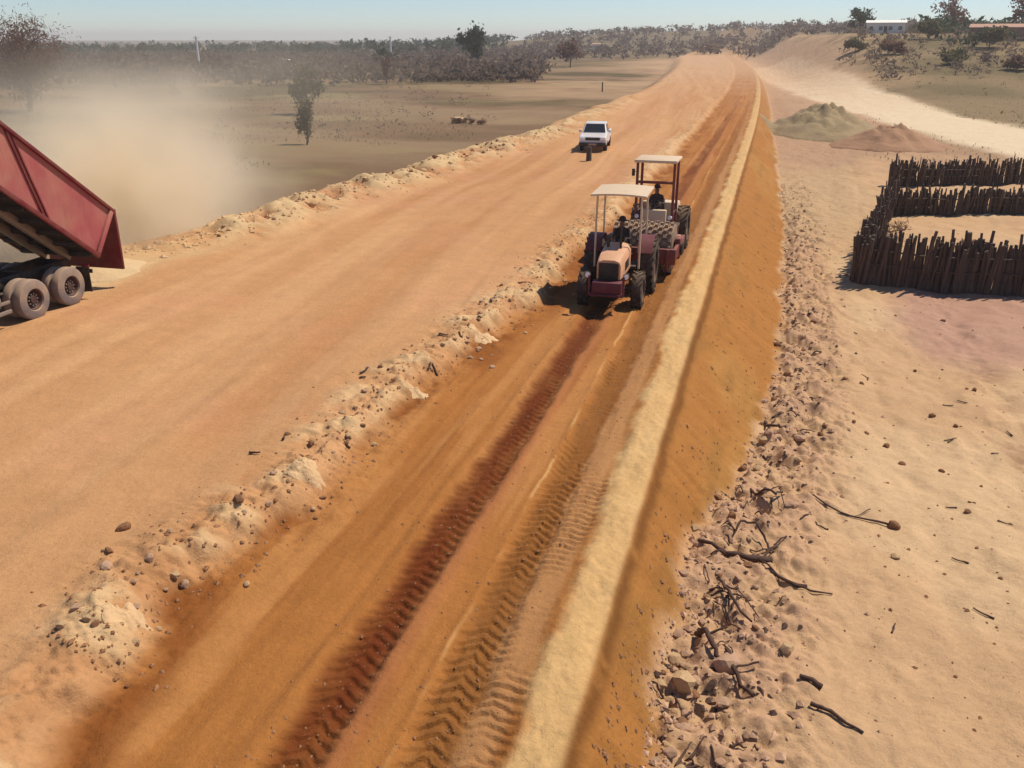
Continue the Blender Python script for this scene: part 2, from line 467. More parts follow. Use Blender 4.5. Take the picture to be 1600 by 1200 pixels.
    c = mixc(c, (.56, .36, .165), bm_ * ss(0, .7, n2) * .5)
    # slope
    sl = ss(-1.56, -1.46, x) * ss(fx + .22, fx - .35, x + .2 * n2)
    c = mixc(c, (.325, .135, .034), sl)
    c = mixc(c, (.34, .16, .044), sl * ss(-.1, .7, fbm(x * .9, y * .18, 117, 3)))
    c = mixc(c, (.25, .115, .03), sl * ss(.1, .7, fbm(x * 2.2, y * .5, 118, 4)) * .6)
    lip_shade = np.exp(-(np.abs(x + 1.43 + .05 * fbm(y * 1.3, y * 0 + .7, 130, 4)) / .10) ** 2) * np.interp(y, [0, 50, 110], [1, .8, .2])
    c = mixc(c, (.135, .05, .012), np.clip(lip_shade, 0, 1) * .85 * ss(-1.3, -.6, n2))  # shade line along the berm's right edge, painted into the soil colour
    # right flat
    rt = ss(fx - .35, fx + .22, x + .2 * n2)
    c = mixc(c, (.465, .285, .155), rt)
    c = mixc(c, (.43, .25, .15), np.clip(RB, 0, 1) * ss(-.5, .5, rub + n2 * .5) * .8)
    c = mixc(c, (.51, .335, .19), rt * (1 - np.clip(RB, 0, 1)) * ss(-.2, .7, n1))
    brn = np.exp(-((x - (5.4 + .04 * y + .5 * n1)) / .55) ** 2) * rt * ss(45, 30, y)
    c = mixc(c, (.30, .17, .095), brn * .75 * ss(-.4, .4, n2))
    yard = rt * ss(26, 30, y + n1) * ss(38, 36.5, y) * ss(4.2, 6.0, x + .6 * n1)
    c = mixc(c, (.37, .205, .15), yard * .85)
    c = mixc(c, (.42, .27, .15), rt * ss(38, 50, y) * ss(8, 4, x))
    # fields
    fr = rt * ss(62, 85, y + 10 * n1)
    c = mixc(c, (.36, .215, .13), fr)
    fld = rt * ss(2, 16, x - 8) * ss(70, 100, y)
    c = mixc(c, (.19, .135, .068), fld * .9)
    c = mixc(c, (.12, .09, .042), fld * ss(0, .5, fbm(x * .03, y * .03, 120, 3)) * .8)
    c = mixc(c, (.60, .46, .31), ss(8.4, 5.6, road_d(x0, y) + .8 * n1) * ss(-6, -2, x))
    fl = Lf
    c = mixc(c, (.165, .10, .055), fl)
    pf = fbm(x * .03, y * .05, 121, 4)
    c = mixc(c, (.095, .068, .03), fl * ss(-.1, .35, pf))
    c = mixc(c, (.22, .165, .075), fl * ss(.1, .5, fbm(x * .05, y * .09, 151, 4)) * .7)
    c = mixc(c, (.24, .16, .09), fl * ss(.1, .6, -pf) * .7)
    c = mixc(c, (.52, .355, .19), np.clip(wl * 1.3, 0, 1) * ss(-.5, .4, spoil))
    c = mixc(c, (.50, .33, .17), P * ss(xl + 4.6, xl + 3.6, x + .3 * n1) * ss(30, 24, y) * (1 - fl))
    farr = .75 * ss(85, 270, y + 25 * n1) * ss(-44 - .05 * y, -26, x + 9 * n1 + 14 * fbm(x * .03, y * .012, 135, 3)) * ss(26, 10, x - .02 * y + 8 * n1) * ss(600, 430, y)
    c = mixc(c, (.47, .29, .17), farr)
    far = ss(420, 560, np.hypot(x, y))
    c = mixc(c, (.15, .115, .07), far * .8)
    return z, np.clip(c, 0, 1)


# ------------------------------------------------------------------ terrain mesh, split into the pieces of the setting
def spaced(a, b, s): return list(np.arange(a, b, s))
xs = spaced(-26, -11, .14) + spaced(-11, -8, .085) + spaced(-8, -6, .045) + spaced(-6, -5, .04) + spaced(-5, -4, .026) + spaced(-4, -3.5, .03) + spaced(-3.5, -2.2, .02) + spaced(-2.2, -1.3, .03) + spaced(-1.3, 2.6, .04) + spaced(2.6, 7, .075) + spaced(7, 14, .2)
s = .25; v = 14
while v < 3500: xs.append(v); v += s; s *= 1.085
s = .18; v = -26.15; le = []
while v > -3500: le.append(v); v -= s; s *= 1.085
xs = np.array(le[::-1] + xs)
ys = []; v = 4.6
while v < 4200:
    ys.append(v)
    v += max(.022, .0028 * v) if v < 110 else (.0065 * v if v < 260 else .02 * v)
bk = []; v = 4.5; s = .1
while v > -60: bk.append(v); v -= s; s *= 1.3
ys = np.array(bk[::-1] + ys)
X, Y = np.meshgrid(xs, ys)
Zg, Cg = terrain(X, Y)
import bisect
_xs, _ys, _zg = xs.tolist(), ys.tolist(), Zg
def Z(x, y):
    """height of the ground sheet at a point"""
    i = min(max(bisect.bisect_right(_xs, x) - 1, 0), len(_xs) - 2); j = min(max(bisect.bisect_right(_ys, y) - 1, 0), len(_ys) - 2)
    u = (x - _xs[i]) / (_xs[i + 1] - _xs[i]); v = (y - _ys[j]) / (_ys[j + 1] - _ys[j])
    return float((_zg[j, i] * (1 - u) + _zg[j, i + 1] * u) * (1 - v) + (_zg[j + 1, i] * (1 - u) + _zg[j + 1, i + 1] * u) * v)
# vertex normals from the whole sheet, so that the pieces meet without a seam
dzdx = np.gradient(Zg, xs, axis=1); dzdy = np.gradient(Zg, ys, axis=0)
Nn = np.stack([-dzdx, -dzdy, np.ones_like(Zg)], -1); Nn /= np.linalg.norm(Nn, axis=-1, keepdims=True)
xr = .5 * (X[:-1, :-1] + X[1:, 1:]); yc = .5 * (Y[:-1, :-1] + Y[1:, 1:])
fcx = foot_x(yc); xc = xr + bend(yc)
zone = np.zeros(xc.shape, int)                                               # 0 field
inr = (yc < 150)
zone[inr & (xc > left_x(yc) - .4) & (xc <= bank_x(yc) - .1)] = 1             # roadbed
zone[inr & (xc > bank_x(yc) - .1) & (xc <= -2.3)] = 2                        # lane
zone[inr & (xc > -2.3) & (xc <= -1.5)] = 3                                   # berm
zone[inr & (xc > -1.5) & (xc <= fcx)] = 4                                    # slope
zone[(yc < 75) & (xc > fcx) & (xc <= 18)] = 5                                # flat
zone[(road_d(xr, yc) < 7) & (xc > -2)] = 6                                 # sandy road
nx = len(xs)
for k, nm in enumerate(['field', 'dirt_roadbed', 'haul_lane', 'soil_berm', 'embankment_slope', 'sand_flat', 'sand_road']):
    jj, ii = np.nonzero(zone == k)
    a = jj * nx + ii
    q = np.stack([a, a + 1, a + nx + 1, a + nx], 1)
    used, inv = np.unique(q, return_inverse=True)
    inv = inv.reshape(q.shape)
    me = bpy.data.meshes.new(nm)
    me.vertices.add(len(used)); me.loops.add(q.size); me.polygons.add(len(q))
    co = np.stack([X.ravel()[used], Y.ravel()[used], Zg.ravel()[used]], 1)
    me.vertices.foreach_set('co', co.ravel())
    me.loops.foreach_set('vertex_index', inv.ravel().astype(np.int32))
    me.polygons.foreach_set('loop_start', (np.arange(len(q)) * 4).astype(np.int32))
    me.update()
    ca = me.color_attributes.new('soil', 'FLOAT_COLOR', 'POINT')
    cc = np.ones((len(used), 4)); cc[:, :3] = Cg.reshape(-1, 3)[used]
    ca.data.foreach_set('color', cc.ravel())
    me.materials.append(M['soil'])
    me.polygons.foreach_set('use_smooth', np.ones(len(q), bool))
    me.normals_split_custom_set_from_vertices(Nn.reshape(-1, 3)[used].tolist())
    o = bpy.data.objects.new(nm, me); col.objects.link(o)
    tag(o, kind='structure')

# ------------------------------------------------------------------ rocks, clods, gravel
def rock_mesh(name, seed, sub=1, flat=.7, m=None):
    r = random.Random(seed)
    bm = bmesh.new(); bmesh.ops.create_icosphere(bm, subdivisions=sub, radius=1)
    off = Vector((r.uniform(0, 50), r.uniform(0, 50), r.uniform(0, 50)))
    from mathutils import noise as mn
    planes = [(Vector((r.gauss(0, 1), r.gauss(0, 1), r.gauss(0, .8))).normalized(), r.uniform(.55, .85)) for _ in range(6)]
    for v in bm.verts:
        p = v.co * (1 + .35 * mn.noise(v.co * 1.3 + off))
        for n, d in planes:
            t = p.dot(n) - d
            if t > 0: p = p - n * t
        v.co = Vector((p.x * 1.1, p.y * .9, p.z * flat))
    me = bpy.data.meshes.new(name); bm.to_mesh(me); bm.free()
    me.materials.append(m)
    return me
random.seed(5)
ROCK = {k: [rock_mesh('rock', 10 * i + k2, 2, .55 + .1 * k2, M[k]) for k2 in range(4)] for i, k in enumerate(('rock', 'rock2', 'rock3'))}
def rock(name, x, y, s, mk, label, cat, group=None, sq=(1, 1, 1), sink=.25, rz=None):
    o = bpy.data.objects.new(name, random.choice(ROCK[mk]))
    o.scale = (s * sq[0], s * sq[1], s * sq[2])
    o.rotation_euler = (random.uniform(-.3, .3), random.uniform(-.3, .3), random.uniform(0, 6.28) if rz is None else rz)
    o.location = (x, y, Z(x, y) + s * sq[2] * (.55 - sink * 1.4))
    col.objects.link(o)
    return tag(o, label, cat, group)

def where(y, far=False):
    if y < 9.5: return 'at the near bottom edge'
    if y < 12: return 'just above the bottom edge'
    if y < 15: return 'level with the thick root log'
    if y < 19: return 'level with the long thin stick'
    if y < 25: return 'between the long stick and the tractor'
    if y < 32: return 'level with the tractor'
    if y < 40: return 'level with the front stake fence'
    if y < 52: return 'between the roller and the pickup'
    return 'level with the white pickup'
def look(s, mk, a, b):
    z_ = 'tiny' if s < a else ('small' if s < (a + b) / 2 else ('medium' if s < b else 'large'))
    return z_ + ' ' + {'rock': 'tan', 'rock2': 'brown', 'rock3': 'cream'}[mk]
# pale blocks that stand out on the bank: crumbling, half sunk
def crumbling(x, y, rx, ry, h, label, seed):
    heap('soil_block', x, y, rx, ry, h, M['rock3'], label, 'soil block', seed, .9, 22, 44, .5, 4.0)
BLOCKS = [(-7.42, 12.5, .34, .30, .17, 'large cream crumbling soil block on the lane bank, the palest lump there', 21),
          (-7.62, 8.05, .26, .24, .13, 'cream soil block at the bottom left, on the bank of the lane', 22),
          (-7.05, 17.1, .28, .27, .12, 'cream soil lump on the bank halfway to the tractor', 23), (-6.8, 21.2, .32, .35, .13, 'wide cream soil lump on the bank nearest the tractor', 24)]
rock('dark_stone', -8.9, 9.35, .07, 'rock2', 'single dark brown stone lying alone on the smooth roadbed, lower left', 'stone')
rs = random.Random(3)
for k in range(110):                                    # clods along the bank
    y = 6.9 + 24 * rs.random() ** 1.1
    x = float(bank_x(np.array([y]))[0]) - rs.gauss(.35, .55)
    s = rs.uniform(.03, .08) * (1 if rs.random() < .9 else 1.5)
    mk = rs.choice(['rock3', 'rock', 'rock3', 'rock2'])
    rock('soil_clod', x, y, s, mk, look(s, mk, .05, .10) + ' soil clod on the lane bank, ' + where(y), 'clod', 'soil clods along the lane bank')
for k in range(140):                                    # rocks in the rubble strip
    y = 8 + 42 * rs.random() ** 1.7
    x = float(foot_x(np.array([y]))[0]) + abs(rs.gauss(.15, .75)) * (1 if rs.random() < .9 else 2) - .2
    s = rs.uniform(.05, .12) * (1 if rs.random() < .88 else 1.7)
    mk = rs.choice(['rock', 'rock', 'rock2', 'rock3'])
    rock('rubble_rock', x, y, s, mk, look(s, mk, .07, .12) + ' rock in the rubble strip, ' + where(y), 'rock', 'rocks of the rubble strip')
for k in range(60):                                     # spoil along the far edge of the roadbed
    y = 28 + 34 * rs.random()
    x = float(left_x(np.array([y]))[0]) + rs.gauss(1.3, .8)
    s = rs.uniform(.08, .2)
    mk = rs.choice(['rock3', 'rock3', 'rock', 'rock2'])
    rock('spoil_rock', x, y, s, mk, look(s, mk, .11, .17) + ' spoil lump on the far roadbed edge, ' + where(y), 'rock', 'spoil lumps along the far edge')
for k in range(36):                                     # single dark stones on the right flat
    y = 11 + 22 * rs.random()
    x = 2.6 + rs.random() * (3.4 + .12 * y)
    s = rs.uniform(.04, .10); sd_ = ('by the rubble' if x < 3.6 else 'centre' if x < 5.2 else 'right side')
    rock('flat_stone', x, y, s, 'rock2', look(s, 'rock2', .05, .085) + ' stone, sand flat ' + sd_ + ', ' + where(y), 'stone', 'stones on the sand flat')

def scatter(name, pts, size, m, label, seed):
    """small broken stones nobody could count, one mesh"""
    r = np.random.default_rng(seed)
    base = np.array([(1, 0, 0), (-1, 0, 0), (0, 1, 0), (0, -1, 0), (0, 0, 1), (0, 0, -.4)], float)
    tri = np.array([(0, 2, 4), (2, 1, 4), (1, 3, 4), (3, 0, 4), (2, 0, 5), (1, 2, 5), (3, 1, 5), (0, 3, 5)])
    n = len(pts)
    zz = terrain(pts[:, 0], pts[:, 1])[0]
    sc = size[0] + (size[1] - size[0]) * r.random(n) ** 2.5
    a = r.random(n) * 6.28
    V = base[None] * (1 + .5 * (r.random((n, 6, 1)) - .5)) * sc[:, None, None]
    V[:, :, 0] *= r.uniform(.7, 1.7, (n, 1)); V[:, :, 2] *= .75
    x = V[:, :, 0] * np.cos(a)[:, None] - V[:, :, 1] * np.sin(a)[:, None]
    y = V[:, :, 0] * np.sin(a)[:, None] + V[:, :, 1] * np.cos(a)[:, None]
    V = np.stack([x + pts[:, 0:1], y + pts[:, 1:2], V[:, :, 2] + zz[:, None] + .1 * sc[:, None]], -1)
    Fc = (tri[None] + 6 * np.arange(n)[:, None, None]).reshape(-1, 3)
    me = bpy.data.meshes.new(name)
    me.from_pydata(V.reshape(-1, 3).tolist(), [], Fc.tolist())
    me.materials.append(m)
    o = bpy.data.objects.new(name, me); col.objects.link(o)
    return tag(o, label, 'gravel', kind='stuff')
n = 2800; yy = 7.5 + 55 * rng.random(n) ** 1.9
xx = foot_x(yy) + np.abs(rng.normal(0, .95, n)) - .18
scatter('rubble', np.stack([xx, yy], 1), (.012, .075), M['rock'], 'fine broken rubble strewn along the foot of the slope', 1)
n = 1100; yy = 7.5 + 55 * rng.random(n) ** 1.9
xx = foot_x(yy) + np.abs(rng.normal(0, .9, n)) - .15
scatter('rubble', np.stack([xx, yy], 1), (.012, .07), M['root'], 'dark wood chips and crumbs among the rubble at the slope foot', 2)
n = 1900; yy = 7.2 + 32 * rng.random(n) ** 1.25
xx = bank_x(yy) + rng.normal(-.25, .5, n)
scatter('crumbs', np.stack([xx, yy], 1), (.01, .05), M['rock2'], 'crumbs of brown soil along the bank of the lane', 3)
n = 1600; yy = 6.2 + 25 * rng.random(n) ** 1.5
xx = np.where(rng.random(n) < .5, -4.45, -3.0) + rng.normal(0, .33, n)
scatter('crumbs', np.stack([xx, yy], 1), (.008, .03), M['rock2'], 'crumbs of soil pressed up along the wheel ruts', 4)
n = 1500; yy = 26 + 50 * rng.random(n) ** 1.3
xx = left_x(yy) + rng.normal(1.2, 1.0, n)
scatter('spoil', np.stack([xx, yy], 1), (.03, .12), M['rock3'], 'loose pale spoil along the far edge of the roadbed', 5)
n = 900; yy = 9 + 40 * rng.random(n) ** 1.4
xx = 2 + rng.random(n) * (4 + .25 * yy)
scatter('gravel', np.stack([xx, yy], 1), (.01, .045), M['rock2'], 'thin scatter of dark gravel on the pale sand flat', 6)
n = 1000; yy = 8 + 40 * rng.random(n) ** 1.5
xx = -1.3 + rng.random(n) * (foot_x(yy) + 1.3)
scatter('gravel', np.stack([xx, yy], 1), (.008, .05), M['rock2'], 'small clods stuck in the ochre slope', 7)

# ------------------------------------------------------------------ roots and sticks in the rubble
def stick(name, pts, r0, r1, label, cat, group=None, branches=(), seed=0, m='root'):
    """pts: (x, y, lift) on the ground"""
    rr = random.Random(seed)
    o = MB()
    def path(p, a, b, n):
        P = []
        for i in range(n + 1):
            t = i / n * (len(p) - 1); k = min(int(t), len(p) - 2); f = t - k
            x = p[k][0] * (1 - f) + p[k + 1][0] * f; y = p[k][1] * (1 - f) + p[k + 1][1] * f; h = p[k][2] * (1 - f) + p[k + 1][2] * f
            P.append((x + rr.gauss(0, .25 * a), y + rr.gauss(0, .25 * a), Z(x, y) + h + rr.gauss(0, .12 * a)))
        rad = [a + (b - a) * i / n for i in range(n + 1)]
        o.tube(P, [q * rr.uniform(.85, 1.2) for q in rad], 7)
    path(pts, r0, r1, 4 * (len(pts) - 1))
    for b in branches: path(b, r0 * .5, r1 * .5, 5)
    ob = o.build(name, M[m], smooth=60)
    return tag(ob, label, cat, group)
stick('root_log', [(-.55, 14.1, .10), (-.05, 13.75, .09), (.38, 13.75, .07), (.70, 13.95, .06)], .03, .065, 'thick dark root log lying across the rubble strip, pointing at the slope', 'root', branches=[[(.5, 13.8, .06), (.9, 13.35, .05), (1.3, 13.35, .03)], [(.45, 13.8, .1), (.75, 14.2, .15), (.8, 14.3, .1)]], seed=1)
stick('branch', [(.7, 13.5, .03), (1.25, 13.25, .05), (1.7, 13.2, .03)], .022, .012, 'thin crooked branch trailing right from the thick root log', 'branch', seed=2)
stick('branch', [(1.0, 16.9, .04), (2.0, 16.5, .03), (2.95, 16.35, .05)], .012, .02, 'long thin stick lying on the sand flat, ending in a dark knot', 'branch', branches=[[(2.3, 16.5, .03), (2.6, 16.8, .05)]], seed=3)
rock('root_stump', 2.98, 16.35, .13, 'rock2', 'dark root knot at the end of the long thin stick', 'root')
stick('branch', [(1.25, 10.25, .06), (1.5, 10.15, .05), (1.9, 9.95, .03)], .035, .015, 'dark forked stick near the bottom edge, right of the rubble', 'branch', seed=4)
stick('branch', [(1.12, 10.7, .05), (1.42, 10.65, .05)], .035, .04, 'short thick dark stick lying just above the forked stick', 'branch', seed=5)
stick('root_tangle', [(-.1, 12.9, .1), (.1, 12.3, .16), (.42, 11.75, .06)], .03, .018, 'dark bundle of roots below the thick root log', 'root', branches=[[(.0, 12.7, .1), (.25, 12.6, .15), (.55, 12.0, .06)], [(.05, 12.5, .1), (.1, 11.9, .08), (.3, 11.6, .03)]], seed=6)
stick('root_tangle', [(-.35, 11.5, .05), (-.2, 11.2, .22), (-.1, 10.9, .12), (.05, 10.7, .03)], .045, .03, 'dark gnarled root stub near the slope foot at the lower edge', 'root', branches=[[(-.2, 11.2, .1), (.02, 11.3, .2)]], seed=7)
stick('root_tangle', [(.1, 11.0, .03), (.2, 10.6, .12), (.5, 10.2, .05)], .035, .03, 'stout dark root lying between the gnarled stub and the sand', 'root', branches=[[(.2, 10.6, .1), (.55, 10.8, .1)]], seed=8)
stick('root_loop', [(.05, 14.5, .05), (.15, 14.75, .22), (.4, 14.75, .25), (.62, 14.55, .12), (.7, 14.35, .03)], .022, .02, 'looped root arching above the rubble behind the thick log', 'root', seed=9)
stick('root_tangle', [(.3, 16.7, .05), (.5, 16.3, .2), (.75, 16.15, .22), (.9, 16.5, .1)], .03, .018, 'dark coiled root clump in the rubble left of the long thin stick', 'root', branches=[[(.5, 16.3, .15), (.8, 16.6, .25), (.95, 16.1, .05)], [(.4, 16.5, .1), (.2, 15.8, .05)]], seed=10)
stick('root_loop', [(.55, 21.2, .05), (.6, 20.8, .14), (.85, 20.75, .14), (1.0, 21.1, .05)], .035, .03, 'curved dark root at the slope foot halfway to the stake pen', 'root', seed=11)
for k in range(75):
    y = 8.6 + 36 * rs.random() ** 1.6
    x = float(foot_x(np.array([y]))[0]) + abs(rs.gauss(.3, .7)) - .05
    a = rs.uniform(0, 3.14); ln = rs.uniform(.12, .5)
    dx, dy = math.cos(a) * ln, math.sin(a) * ln
    stick('twig', [(x, y, .03), (x + dx * .5, y + dy * .5, rs.uniform(.03, .12)), (x + dx, y + dy, .02)], rs.uniform(.008, .024), rs.uniform(.006, .014), ('long' if ln > .38 else 'short' if ln > .22 else 'tiny') + ' dark twig in the rubble strip, ' + where(y), 'twig', 'twigs of the rubble strip', seed=100 + k)
for k in range(16):
    y = 11 + 20 * rs.random(); x = 2.5 + rs.random() * (2.5 + .1 * y)
    a = rs.uniform(0, 3.14); ln = rs.uniform(.12, .35)
    stick('twig', [(x, y, .02), (x + math.cos(a) * ln, y + math.sin(a) * ln, .03)], .015, .01, ('long' if ln > .25 else 'short') + ' dark twig on the sand flat, ' + where(y), 'twig', 'twigs on the sand flat', seed=300 + k)
for k in range(14):
    y = 12 + 14 * rs.random(); x = float(bank_x(np.array([y]))[0]) - abs(rs.gauss(.4, .7))
    a = rs.uniform(0, 3.14); ln = rs.uniform(.12, .3)
    stick('twig', [(x, y, .03), (x + math.cos(a) * ln, y + math.sin(a) * ln, .04)], .025, .015, ('long' if ln > .21 else 'short') + ' dark twig on the lane bank, ' + where(y), 'twig', 'twigs on the lane bank', seed=400 + k)

# ------------------------------------------------------------------ palisade pen of upright stakes
def stake_mesh(seed, h):
    r = random.Random(seed); o = MB()
    P = []; q = [0, 0]
    for i in range(4):
        q = [q[0] + r.gauss(0, .018), q[1] + r.gauss(0, .018)]
        P.append((q[0], q[1], -.15 + (h + .15) * i / 3))
    rr = r.uniform(.04, .068)
    o.tube(P, [rr * 1.1, rr, rr * .95, rr * .75], 6)
    me = bpy.data.meshes.new('stake'); me.from_pydata(o.v, [], o.f); me.materials.append(M['stake'])
    return me
STK = [stake_mesh(k, 1.0) for k in range(9)]
def palisade(p0, p1, step, h0, h1, label, rows=1, seed=0, gap=0.0):
    r = random.Random(seed)
    p0, p1 = Vector(p0), Vector(p1)
    L = (p1 - p0).length; d = (p1 - p0).normalized(); nrm = Vector((-d.y, d.x))
    zr = Z(p0.x, p0.y)
    root = empty('palisade_fence', (p0.x, p0.y, zr), 0, label, 'fence', 'stake fences of the pen')
    n = int(L / step)
    for w in range(rows):
        for i in range(n):
            if r.random() < gap: continue
            q = d * (i * step + r.gauss(0, step * .25)) + nrm * (w * .16 + r.gauss(0, .03))
            o = bpy.data.objects.new('stake', r.choice(STK))
            h = r.uniform(h0 * .88, h1) * (1.18 if r.random() < .12 else 1)
            o.location = (q.x, q.y, Z(p0.x + q.x, p0.y + q.y) - zr)
            k_ = r.uniform(.65, 1.8); o.scale = (k_, k_ * r.uniform(.85, 1.15), h)
            o.rotation_euler = (r.gauss(0, .075), r.gauss(0, .075), r.uniform(0, 6.28))
            col.objects.link(o); o.parent = root
    for hz in (.45, .8):
        rail = MB()
        P = []
        for i in range(8):
            q = d * (L * i / 7) + nrm * (-.09)
            P.append((q.x, q.y, Z(p0.x + q.x, p0.y + q.y) - zr + hz * h0 + r.gauss(0, .03)))
        rail.tube(P, .035, 6)
        rail.build('rail', M['stake'], root, smooth=60)
    return root
palisade((3.8, 36.35), (12.3, 36.7), .088, 1.75, 2.1, 'tall dense front stake fence of the pen, nearest the camera', rows=3, seed=1, gap=.02)
palisade((3.75, 36.5), (6.8, 53.4), 0.13, 1.4, 1.9, 'left stake fence of the pen running away from the front corner', rows=2, seed=2, gap=.04)
palisade((6.9, 53.6), (17.5, 56.0), .11, 1.15, 1.5, 'middle stake fence across the pen behind the bright sand', rows=3, seed=3, gap=.04)
palisade((7.9, 64.5), (21, 69.5), .14, 1.35, 1.8, 'rearmost stake fence of the pen in front of the pale sandy road', rows=3, seed=4, gap=.04)

# ------------------------------------------------------------------ wheels
def add_wheel(parent, x, y, r, w, tyre_m, rim_m, lugs=0, dish=.0, out=1, rim_r=.58):
    o = MB()
    rr = r * rim_r; h = w / 2
    o.lathe([(rr, -h * .75), (rr + .02, -h), (r * .86, -h), (r * .97, -h * .82), (r, -h * .5), (r, h * .5), (r * .97, h * .82), (r * .86, h), (rr + .02, h), (rr, h * .75), (rr, -h * .75)], (0, 0, 0), 32)
    if lugs:
        for i in range(lugs):
            for sd in (-1, 1):
                a0 = 2 * math.pi * (i + (.5 if sd > 0 else 0)) / lugs
                a1 = a0 + .32
                V = []
                for (a, xx_) in ((a0, sd * h * 1.0), (a1, sd * .02)):
                    for da in (-.045, .045):
                        for q in (r * .95, r * 1.055):
                            V.append((xx_, q * math.cos(a + da), q * math.sin(a + da)))
                o.add(V, [(0, 1, 3, 2), (4, 6, 7, 5), (0, 4, 5, 1), (2, 3, 7, 6), (1, 5, 7, 3), (0, 2, 6, 4)])
    wh = o.build('wheel', tyre_m, parent, smooth=40)
    wh.location = (x, y, r)
    q = MB()
    s = out
    q.lathe([(rr * 1.01, s * h * .72), (rr * .92, s * h * .70), (rr * .80, s * h * (.55 - dish)), (rr * .42, s * h * (.35 - dish)), (rr * .36, s * h * .62), (rr * .12, s * h * .66), (.001, s * h * .66)], (0, 0, 0), 24)
    q.build('rim', rim_m, wh, smooth=40)
    if rim_m is M['hub']:
        q = MB()
        for k in range(10):
            a = 2 * math.pi * k / 10; q.tube([(s * h * .2, rr * .55 * math.cos(a), rr * .55 * math.sin(a)), (s * h * .5, rr * .55 * math.cos(a), rr * .55 * math.sin(a))], .022, 6)
        tag(q.build('wheel_nuts', M['steel'], wh), kind='stuff')
    return wh

# ------------------------------------------------------------------ people (skinned skeletons)
def person(name, root_loc, rz, label, cloth, hat, lean=0.0):
    """seated figure, hands forward on a wheel; origin at the seat"""
    J = {'pelvis': (0, 0, .10, .15), 'spine': (0, -.01, .32, .145), 'chest': (0, -.03, .50, .165), 'neck': (0, -.05, .63, .06), 'head0': (0, -.08, .72, .085), 'head1': (0, -.08, .82, .098), 'head2': (0, -.07, .89, .075)}
    E_ = [('pelvis', 'spine'), ('spine', 'chest'), ('chest', 'neck'), ('neck', 'head0'), ('head0', 'head1'), ('head1', 'head2')]
    for s, t in ((-1, 'l'), (1, 'r')):
        J['sh' + t] = (s * .19, -.03, .54, .065); J['el' + t] = (s * .27, -.16, .30, .048); J['wr' + t] = (s * .17, -.42, .36, .032)
        J['pa' + t] = (s * .16, -.48, .37, .036)
        E_ += [('chest', 'sh' + t), ('sh' + t, 'el' + t), ('el' + t, 'wr' + t), ('wr' + t, 'pa' + t)]
        for k in range(4):
            J['f%d' % k + t] = (s * (.13 + .02 * k), -.545 + .008 * abs(k - 1), .375, .010); J['g%d' % k + t] = (s * (.13 + .02 * k), -.555, .335, .008)
            E_ += [('pa' + t, 'f%d' % k + t), ('f%d' % k + t, 'g%d' % k + t)]
        J['th' + t] = (s * .105, -.49, .345, .011); E_ += [('wr' + t, 'th' + t)]
        J['hip' + t] = (s * .10, -.06, .07, .095); J['kn' + t] = (s * .15, -.46, .06, .068); J['an' + t] = (s * .14, -.52, -.34, .045); J['to' + t] = (s * .15, -.70, -.40, .04)
        E_ += [('pelvis', 'hip' + t), ('hip' + t, 'kn' + t), ('kn' + t, 'an' + t), ('an' + t, 'to' + t)]
    J['nose'] = (0, -.185, .80, .018); E_.append(('head1', 'nose'))
    names = list(J)
    me = bpy.data.meshes.new(name)
    me.from_pydata([J[k][:3] for k in names], [(names.index(a), names.index(b)) for a, b in E_], [])
    o = bpy.data.objects.new(name, me); col.objects.link(o)
    o.modifiers.new('skin', 'SKIN'); sb = o.modifiers.new('sub', 'SUBSURF'); sb.levels = 1; sb.render_levels = 2
    for i, k in enumerate(names):
        d = me.skin_vertices[0].data[i]; d.radius = (J[k][3], J[k][3]); d.use_root = (k == 'pelvis')
    me.materials.append(person_mat(name + '_cloth', cloth, (.16, .075, .05), .645, -.455, .30))
    o.location = root_loc; o.rotation_euler = (0, 0, rz)
    tag(o, label, 'person')
    h = MB(); c = (0, -.075, .87)
    V = []; F = []
    prof = [(.165, -.012), (.115, .0), (.112, .05), (.085, .10), (.03, .125), (.001, .127)]
    for r_, z_ in prof:
        for k in range(16):
            a = 2 * math.pi * k / 16; V.append((c[0] + r_ * math.cos(a), c[1] + r_ * 1.1 * math.sin(a), c[2] + z_))
    for i in range(len(prof) - 1):
        for k in range(16):
            F.append((i * 16 + k, i * 16 + (k + 1) % 16, (i + 1) * 16 + (k + 1) % 16, (i + 1) * 16 + k))
    h.add(V, F); h.build('hat', hat, o)
    return o
M['hat'] = mat('dark_hat', (.03, .015, .012), .8)

